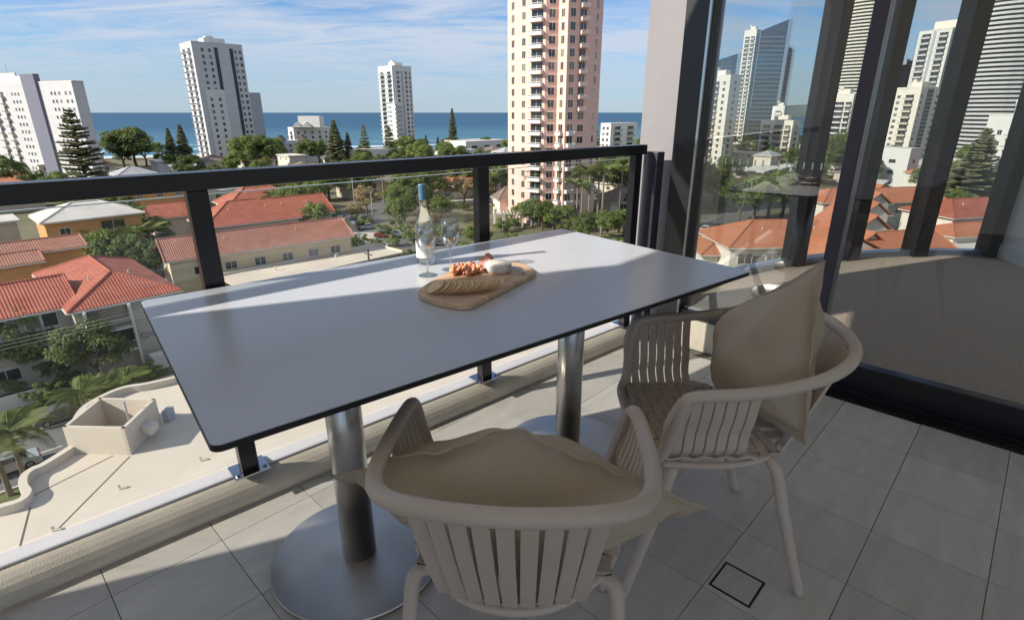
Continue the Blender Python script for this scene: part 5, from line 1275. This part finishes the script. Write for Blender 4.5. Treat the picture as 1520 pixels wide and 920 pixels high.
# the intersection and the gardens left of the pink tower
for i, (px, py, s) in enumerate(((420,312,1.5),(438,330,1.4),(455,338,1.1),(470,318,1.3),(450,300,1.6),(490,298,1.6),(515,292,1.7),(535,298,1.4),(560,290,1.5),(472,345,1.0))):
    x, y = town(px, py, 27); tree(x, y, s, 'dense green tree around the intersection beyond the red roofs', i, 'trees round the intersection')
for i, (px, py, s) in enumerate(((605,312,1.5),(625,325,1.3),(600,335,1.1),(640,305,1.7),(590,320,1.2),(655,330,1.0),(615,295,1.6),(680,290,1.5),(700,285,1.5),(720,280,1.6),(735,290,1.5),(650,280,1.6))):
    x, y = town(px, py, 27); tree(x, y, s, 'green garden tree between the intersection and the pink tower', i, 'garden trees left of the pink tower')
for i, (px, py, s) in enumerate(((545,318,1.2),(665,303,1.2),(690,303,1.3),(715,305,1.1),(530,330,.8),(640,345,.8))):
    x, y = town(px, py, 27); tree(x, y, s, 'dry brownish tree among the greener ones near the wine bottle', i, 'dry trees near the intersection', DRY)
for i, (px, py, h, s) in enumerate(((412,330,7,1.6),(425,318,8,1.7),(436,322,7,1.6),(570,300,9,1.7),(600,288,9,1.7),(728,300,8,1.7),(745,296,9,1.8))):
    x, y = town(px, py, 27); palm(x, y, h, s, ['palm at the near corner of the intersection hedge','tallest palm of the three behind the red gable roof','palm right of the three behind the red gable roof','palm beside the tall pale lamp post','palm behind the ochre villa','palm left of the small garden pavilion','palm over the small garden pavilion roof'][i], i, 'palms by the intersection')
for i, (px, py, h, s) in enumerate(((862,338,13,2.0),(872,345,14,2.0),(885,340,12,1.9),(892,348,15,2.0),(855,345,11,1.9),(918,345,15,2.0),(795,330,12,1.8))):
    x, y = town(px, py, 27); palm(x, y, h, s, ['tall palm against the right corner of the pink tower','tallest palm before the right corner of the pink tower','palm between the pink tower and the garage house','palm in front of the dark garage roof','shorter palm before the lower pink balconies','lone tall palm right of the garage drive','palm before the left balconies of the pink tower'][i], i, 'tall palms at the pink tower')
for i, (px, py, s) in enumerate(((790,338,1.0),(805,342,1.0),(820,343,.9),(840,345,.9),(870,356,.9),(900,358,1.0),(925,352,.9),(940,350,1.0),(950,330,1.3),(932,300,1.8),(915,290,1.8),(950,290,2.0),(900,285,1.8),(770,335,.8),(860,365,.8))):
    x, y = town(px, py, 27); tree(x, y, s, 'thick garden tree round the base of the pink tower', i, 'trees at the pink tower base')
rg = random.Random(12)
for i in range(70):
    px, py = rg.uniform(480, 950), rg.uniform(300, 372); x, y = town(px, py, 27)
    shrub(x, y, rg.uniform(.9,1.9), 'round garden shrub in the planting around the roads', i, 'garden shrubs')
for i, (px, py) in enumerate(((60,598),(90,588),(105,575),(130,580),(225,560),(20,590),(610,385),(630,390),(648,386),(690,372),(660,398))):
    x, y = town(px, py, 27); shrub(x, y, 1.1, 'clipped shrub in the verge planting by the street', i, 'verge shrubs')
# trees seen through the room
for i, (px, py, s) in enumerate(((1118,330,1.7),(1140,325,1.8),(1160,322,1.7),(1095,330,1.6),(1190,300,1.8),(1225,262,2.2),(1250,255,2.4),(1210,250,2.4),(1240,240,2.4),(1200,275,2.0),(1405,330,1.2),(1398,352,1.1),(1412,318,1.4),(1425,300,1.7),(1445,298,1.8),(1440,270,2.2),(1460,275,2.0),(1060,310,1.6),(1040,300,1.7))):
    x, y = town(px, py, 27); tree(x, y, s, 'green tree among the orange terraces seen through the room', i, 'trees among the orange terraces')
for i, (px, py, h, s) in enumerate(((1428,318,8,1.8),(1395,345,6,1.6),(1412,345,6,1.5))):
    x, y = town(px, py, 27); palm(x, y, h, s, 'palm among the orange terraces seen through the room', i, 'palms among the orange terraces')
# ---- the suburb that fills the flat land up to the beach
rg = random.Random(77)
HL = {'roof_pale':'low house with a pale roof among the garden trees towards the beach','roof_grey':'low house with a grey metal roof among trees towards the beach','roof_orange':'low house with a terracotta roof among trees towards the beach','roof_brown':'low house with a brown tiled roof among trees towards the beach'}
busy = [(0.5,141,22),(-52,78,30)]
n = 0
for iy in range(9):
    for ix in range(-11, 14):
        Y = 178+iy*27+rg.uniform(-6,6); X = ix*25+rg.uniform(-7,7)
        if abs(X) > Y*.98: continue
        if Y > 440+.35*X-50: continue
        if abs(X-hx(300,300)) < 26 and abs(Y-305) < 26: continue
        rf = rg.choice(('roof_pale','roof_pale','roof_grey','roof_orange','roof_brown','roof_pale'))
        w, d = rg.uniform(9,15), rg.uniform(8,12); ev = rg.choice((3.2,5.8,6.2))
        if rg.random() < .62:
            house('low_house', HL[rf], (X, Y), R(rg.choice((45,45,40,50))-rg.choice((0,90))), w, d, ev, rg.choice((.4,1.8,2.4)) if rf != 'roof_pale' else .5, rg.choice(('warmwhite','white','beige','cream')), rf, 'flat' if rf == 'roof_pale' else 'hip', wins=[(x_, ev-1.9, 1.4, 1.1) for x_ in (w*.25, w*.7)], group='low houses towards the beach')
        for k in range(rg.choice((0,1,1,2))):
            n += 1; tree(X+rg.uniform(-13,13), Y+rg.uniform(-13,13), rg.uniform(.8,1.7), 'round green tree between the low houses towards the beach', n, 'trees between the low houses')
for i in range(34):
    X = -270+i*17+rg.uniform(-5,5); Y = 470+.35*X-46+rg.uniform(-9,6)
    if abs(X) < Y: tree(X, Y, rg.uniform(1.0,1.9), 'dark coastal tree in the belt along the beach', i, 'coastal tree belt', zs=.8)
for i, (pxh, Y, s) in enumerate(((165,290,2.6),(185,295,2.8),(200,300,2.2),(350,265,2.3),(375,262,2.4),(365,270,2.4),(398,300,2.0),(445,300,1.9),(465,305,1.9),(600,330,2.0),(615,300,1.8),(660,300,1.8),(630,280,1.7))):
    tree(hx(pxh, Y), Y, s, ['spreading coastal tree just right of the slate-cored slab','largest round-headed tree between the slab and the pair of pines','smaller round tree left of the pair of dark pines','light green tree at the left foot of the striped tower','light green tree at the right foot of the striped tower','light green tree hiding the striped tower entrance','round tree before the low resort gables','dark round tree between resort and hotel','dark round tree at the hotel corner','round tree right of the slim white tower base','bushy tree behind the long low cream building','green tree before the flat white beach apartments','low bright tree between cream building and pale block'][i], i, 'broad trees before the far towers')
# ================================================================== CARS, POLES, WALLS
def car_meshes(body):
    m = MB(); n = 9
    prof = [(-2.15,.35),(-2.2,.62),(-2.05,.86),(-1.35,.95),(-.75,1.38),(.55,1.44),(1.25,1.02),(1.95,.86),(2.18,.62),(2.15,.35)]
    sec = [(-.86,.0),(-.9,.35),(-.86,.62),(.86,.62),(.9,.35),(.86,.0)]
    vs = []
    for x, z in prof:
        k = .80 if z > 1.2 else (.93 if z > .9 else 1.0)
        vs += [(x, -.86*k, z), (x, .86*k, z)]
    o = len(prof)
    fs = [(2*i, 2*i+2, 2*i+3, 2*i+1) for i in range(o-1)]
    vs += [(x, -.86, .28) for x, z in prof]+[(x, .86, .28) for x, z in prof]
    for i in range(o-1): fs += [(2*i, 2*o+i, 2*o+i+1, 2*i+2), (2*i+1, 2*i+3, 3*o+i+1, 3*o+i)]
    m.add(vs, fs); B_ = m.mesh('body', body)
    w = MB()
    for s in (-1, 1):
        y = s*.815
        w.add([(-1.05,s*.835,1.0),(.98,s*.835,1.06),(.50,s*.715,1.375),(-.72,s*.715,1.33)], [(0,1,2,3)] if s < 0 else [(3,2,1,0)])
    w.add([(1.20,-.70,1.07),(1.20,.70,1.07),(.60,.62,1.42),(.60,-.62,1.42)], [(0,1,2,3)]).add([(-1.33,-.70,.98),(-.80,-.62,1.365),(-.80,.62,1.365),(-1.33,.70,.98)], [(0,1,2,3)])
    for p in range(len(w.v)): x, y, z = w.v[p]; w.v[p] = (x*1.004, y*1.03, z+.012)
    G_ = w.mesh('windows', M['darkwin'])
    return B_, G_
TY = MB(); TY.lathe([(.0,-.1),(.30,-.1),(.33,-.07),(.33,.07),(.30,.1),(0,.1)], 18)
TY = TY.mesh('tyre', mat('tyre_rubber', (.02,.02,.02), .8, var=.1))
RIM_ = MB().lathe([(0,-.105),(.19,-.105),(.2,-.1),(.2,.1),(.19,.105),(0,.105)], 14).mesh('rim', M['chrome'])
LT = MB().box(-.04,.04,-.16,.16,-.07,.07).mesh('headlight', mat('lamp_lens', (.75,.75,.72), .15, var=0))
LR = MB().box(-.04,.04,-.14,.14,-.07,.07).mesh('tail_light', mat('red_lens', (.35,.02,.015), .2, var=0))
CARB = {c: car_meshes(mat('car_paint_'+c, v, .25, var=.02, coat=.8)) for c, v in {'grey':(.13,.13,.125),'white':(.72,.72,.71),'red':(.30,.03,.025),'silver':(.42,.43,.44)}.items()}
def car(px, py, ang, colour, label, xy=None):
    x, y = xy or town(px, py, 27)
    t = thing('parked_car', label, 'car', (x, y, GZ+.06), R(ang), 'cars parked and driving on the streets')
    put(CARB[colour][0], 'body', t); put(CARB[colour][1], 'windows', t)
    for sx in (-1.35, 1.35):
        for sy in (-.80, .80):
            w = put(TY, 'wheel', t, (sx, sy, .33)); w.rotation_euler = (R(90), 0, 0); put(RIM_, 'rim', w)
    for s in (-.6, .6): put(LT, 'headlight', t, (2.14, s, .68)); put(LR, 'tail_light', t, (-2.15, s, .72))
car(96, 622, 47+180, 'grey', 'dark grey hatchback parked behind the feathery palms')
car(12, 700, 47+180, 'silver', 'silver car parked beneath the spreading palm')
car(507, 328, 20, 'white', 'white car beside the dry tree at the intersection')
car(535, 334, 30, 'white', 'white car waiting second at the intersection')
car(547, 340, 30, 'silver', 'silver car queued behind the white one')
car(592, 351, -20, 'white', 'white car turning left of the wine bottle')
car(655, 364, 10, 'grey', 'dark car behind the bottle and glass stems')
car(358, 283, 45, 'white', 'white van-like car on the lane under the handrail')
car(384, 292, 45, 'red', 'red car on the lane under the handrail')
car(1047, 344, 55, 'white', 'white car on the road beside the fixed window frame')
car(570, 352, 10, 'red', 'red car by the forecourt hedge')
def pole(px, py, h, label):
    x, y = town(px, py, 27)
    t = thing('street_lamp', label, 'lamp post', (x, y, GZ), 1.0, 'poles along the streets')
    MB().tube([(0,0,-.1),(0,0,h)], [.13,.08], 8).build('pole', M['concrete'], t)
    MB().tube(spline([(0,0,h*.97),(.9,0,h+.35),(1.9,0,h+.4)], 4), .05, 6).build('arm', M['concrete'], t)
    MB().box(1.7,2.3,-.12,.12,h+.32,h+.42).build('lamp_head', M['shade_grey'], t)
pole(527, 312, 11, 'tall pale lamp post left of the wine bottle')
pole(478, 318, 6, 'short lamp post at the intersection kerb')
pole(554, 330, 8, 'lamp post between the queued cars and dry tree')
# low white walls and fence by the beige apartments
def lowwall(a, b, h, th_, label, mt='white'):
    A_, B_ = Vector(town(*a, 27)), Vector(town(*b, 27)); d = B_-A_
    t = thing('garden_wall', label, 'wall', (A_.x, A_.y, GZ), math.atan2(d.y, d.x))
    MB().box(0, d.length, -th_/2, th_/2, -.05, h).build('wall_body', M[mt], t); MB().box(-.04, d.length+.04, -th_/2-.04, th_/2+.04, h+.002, h+.09).build('coping', M['warmwhite'], t)
lowwall((0,612), (72,592), 1.3, .2, 'low pale render fence beside the footpath')
lowwall((112,580), (152,570), 1.2, .25, 'white wall before the bushy green tree')
lowwall((228,548), (256,540), 1.6, 1.2, 'thick white planter wall at the driveway')
MB().box(-.35,.35,-.02,.02,-.35,.35).build('sign_face', M['white'], tag(put(None, 'sign', None, (*town(66, 594, 27), GZ+1.1), EA), 'small square white sign at the end of the pale fence', 'sign'))
# overhead wires crossing above the street
for k in range(3):
    a = Vector((*eq(-40, 64.3), GZ+8.2+k*.35)); b = Vector((*eq(40, 64.3), GZ+8.2+k*.35))
    P = [a+(b-a)*f-Vector((0,0,1.3*(1-(2*f-1)**2))) for f in [i/16 for i in range(17)]]
    c_ = (a+b)/2
    o = MB().tube([p-c_ for p in P], .014, 5).build('overhead_wire', M['roof_pale'], None, tuple(c_))
    tag(o, 'thin pale overhead power wire strung before the beige apartments', 'wire', 'overhead wires along the street')
for e in (-40, 40):
    t = thing('power_pole', 'timber power pole carrying the overhead wires', 'pole', (*eq(e, 64.3), GZ), EA, 'power poles')
    MB().tube([(0,0,-.1),(0,0,9.4)], [.17,.12], 8).build('pole', M['bark'], t); MB().box(-.06,.06,-.9,.9,8.6,8.75).build('crossarm', M['bark'], t)
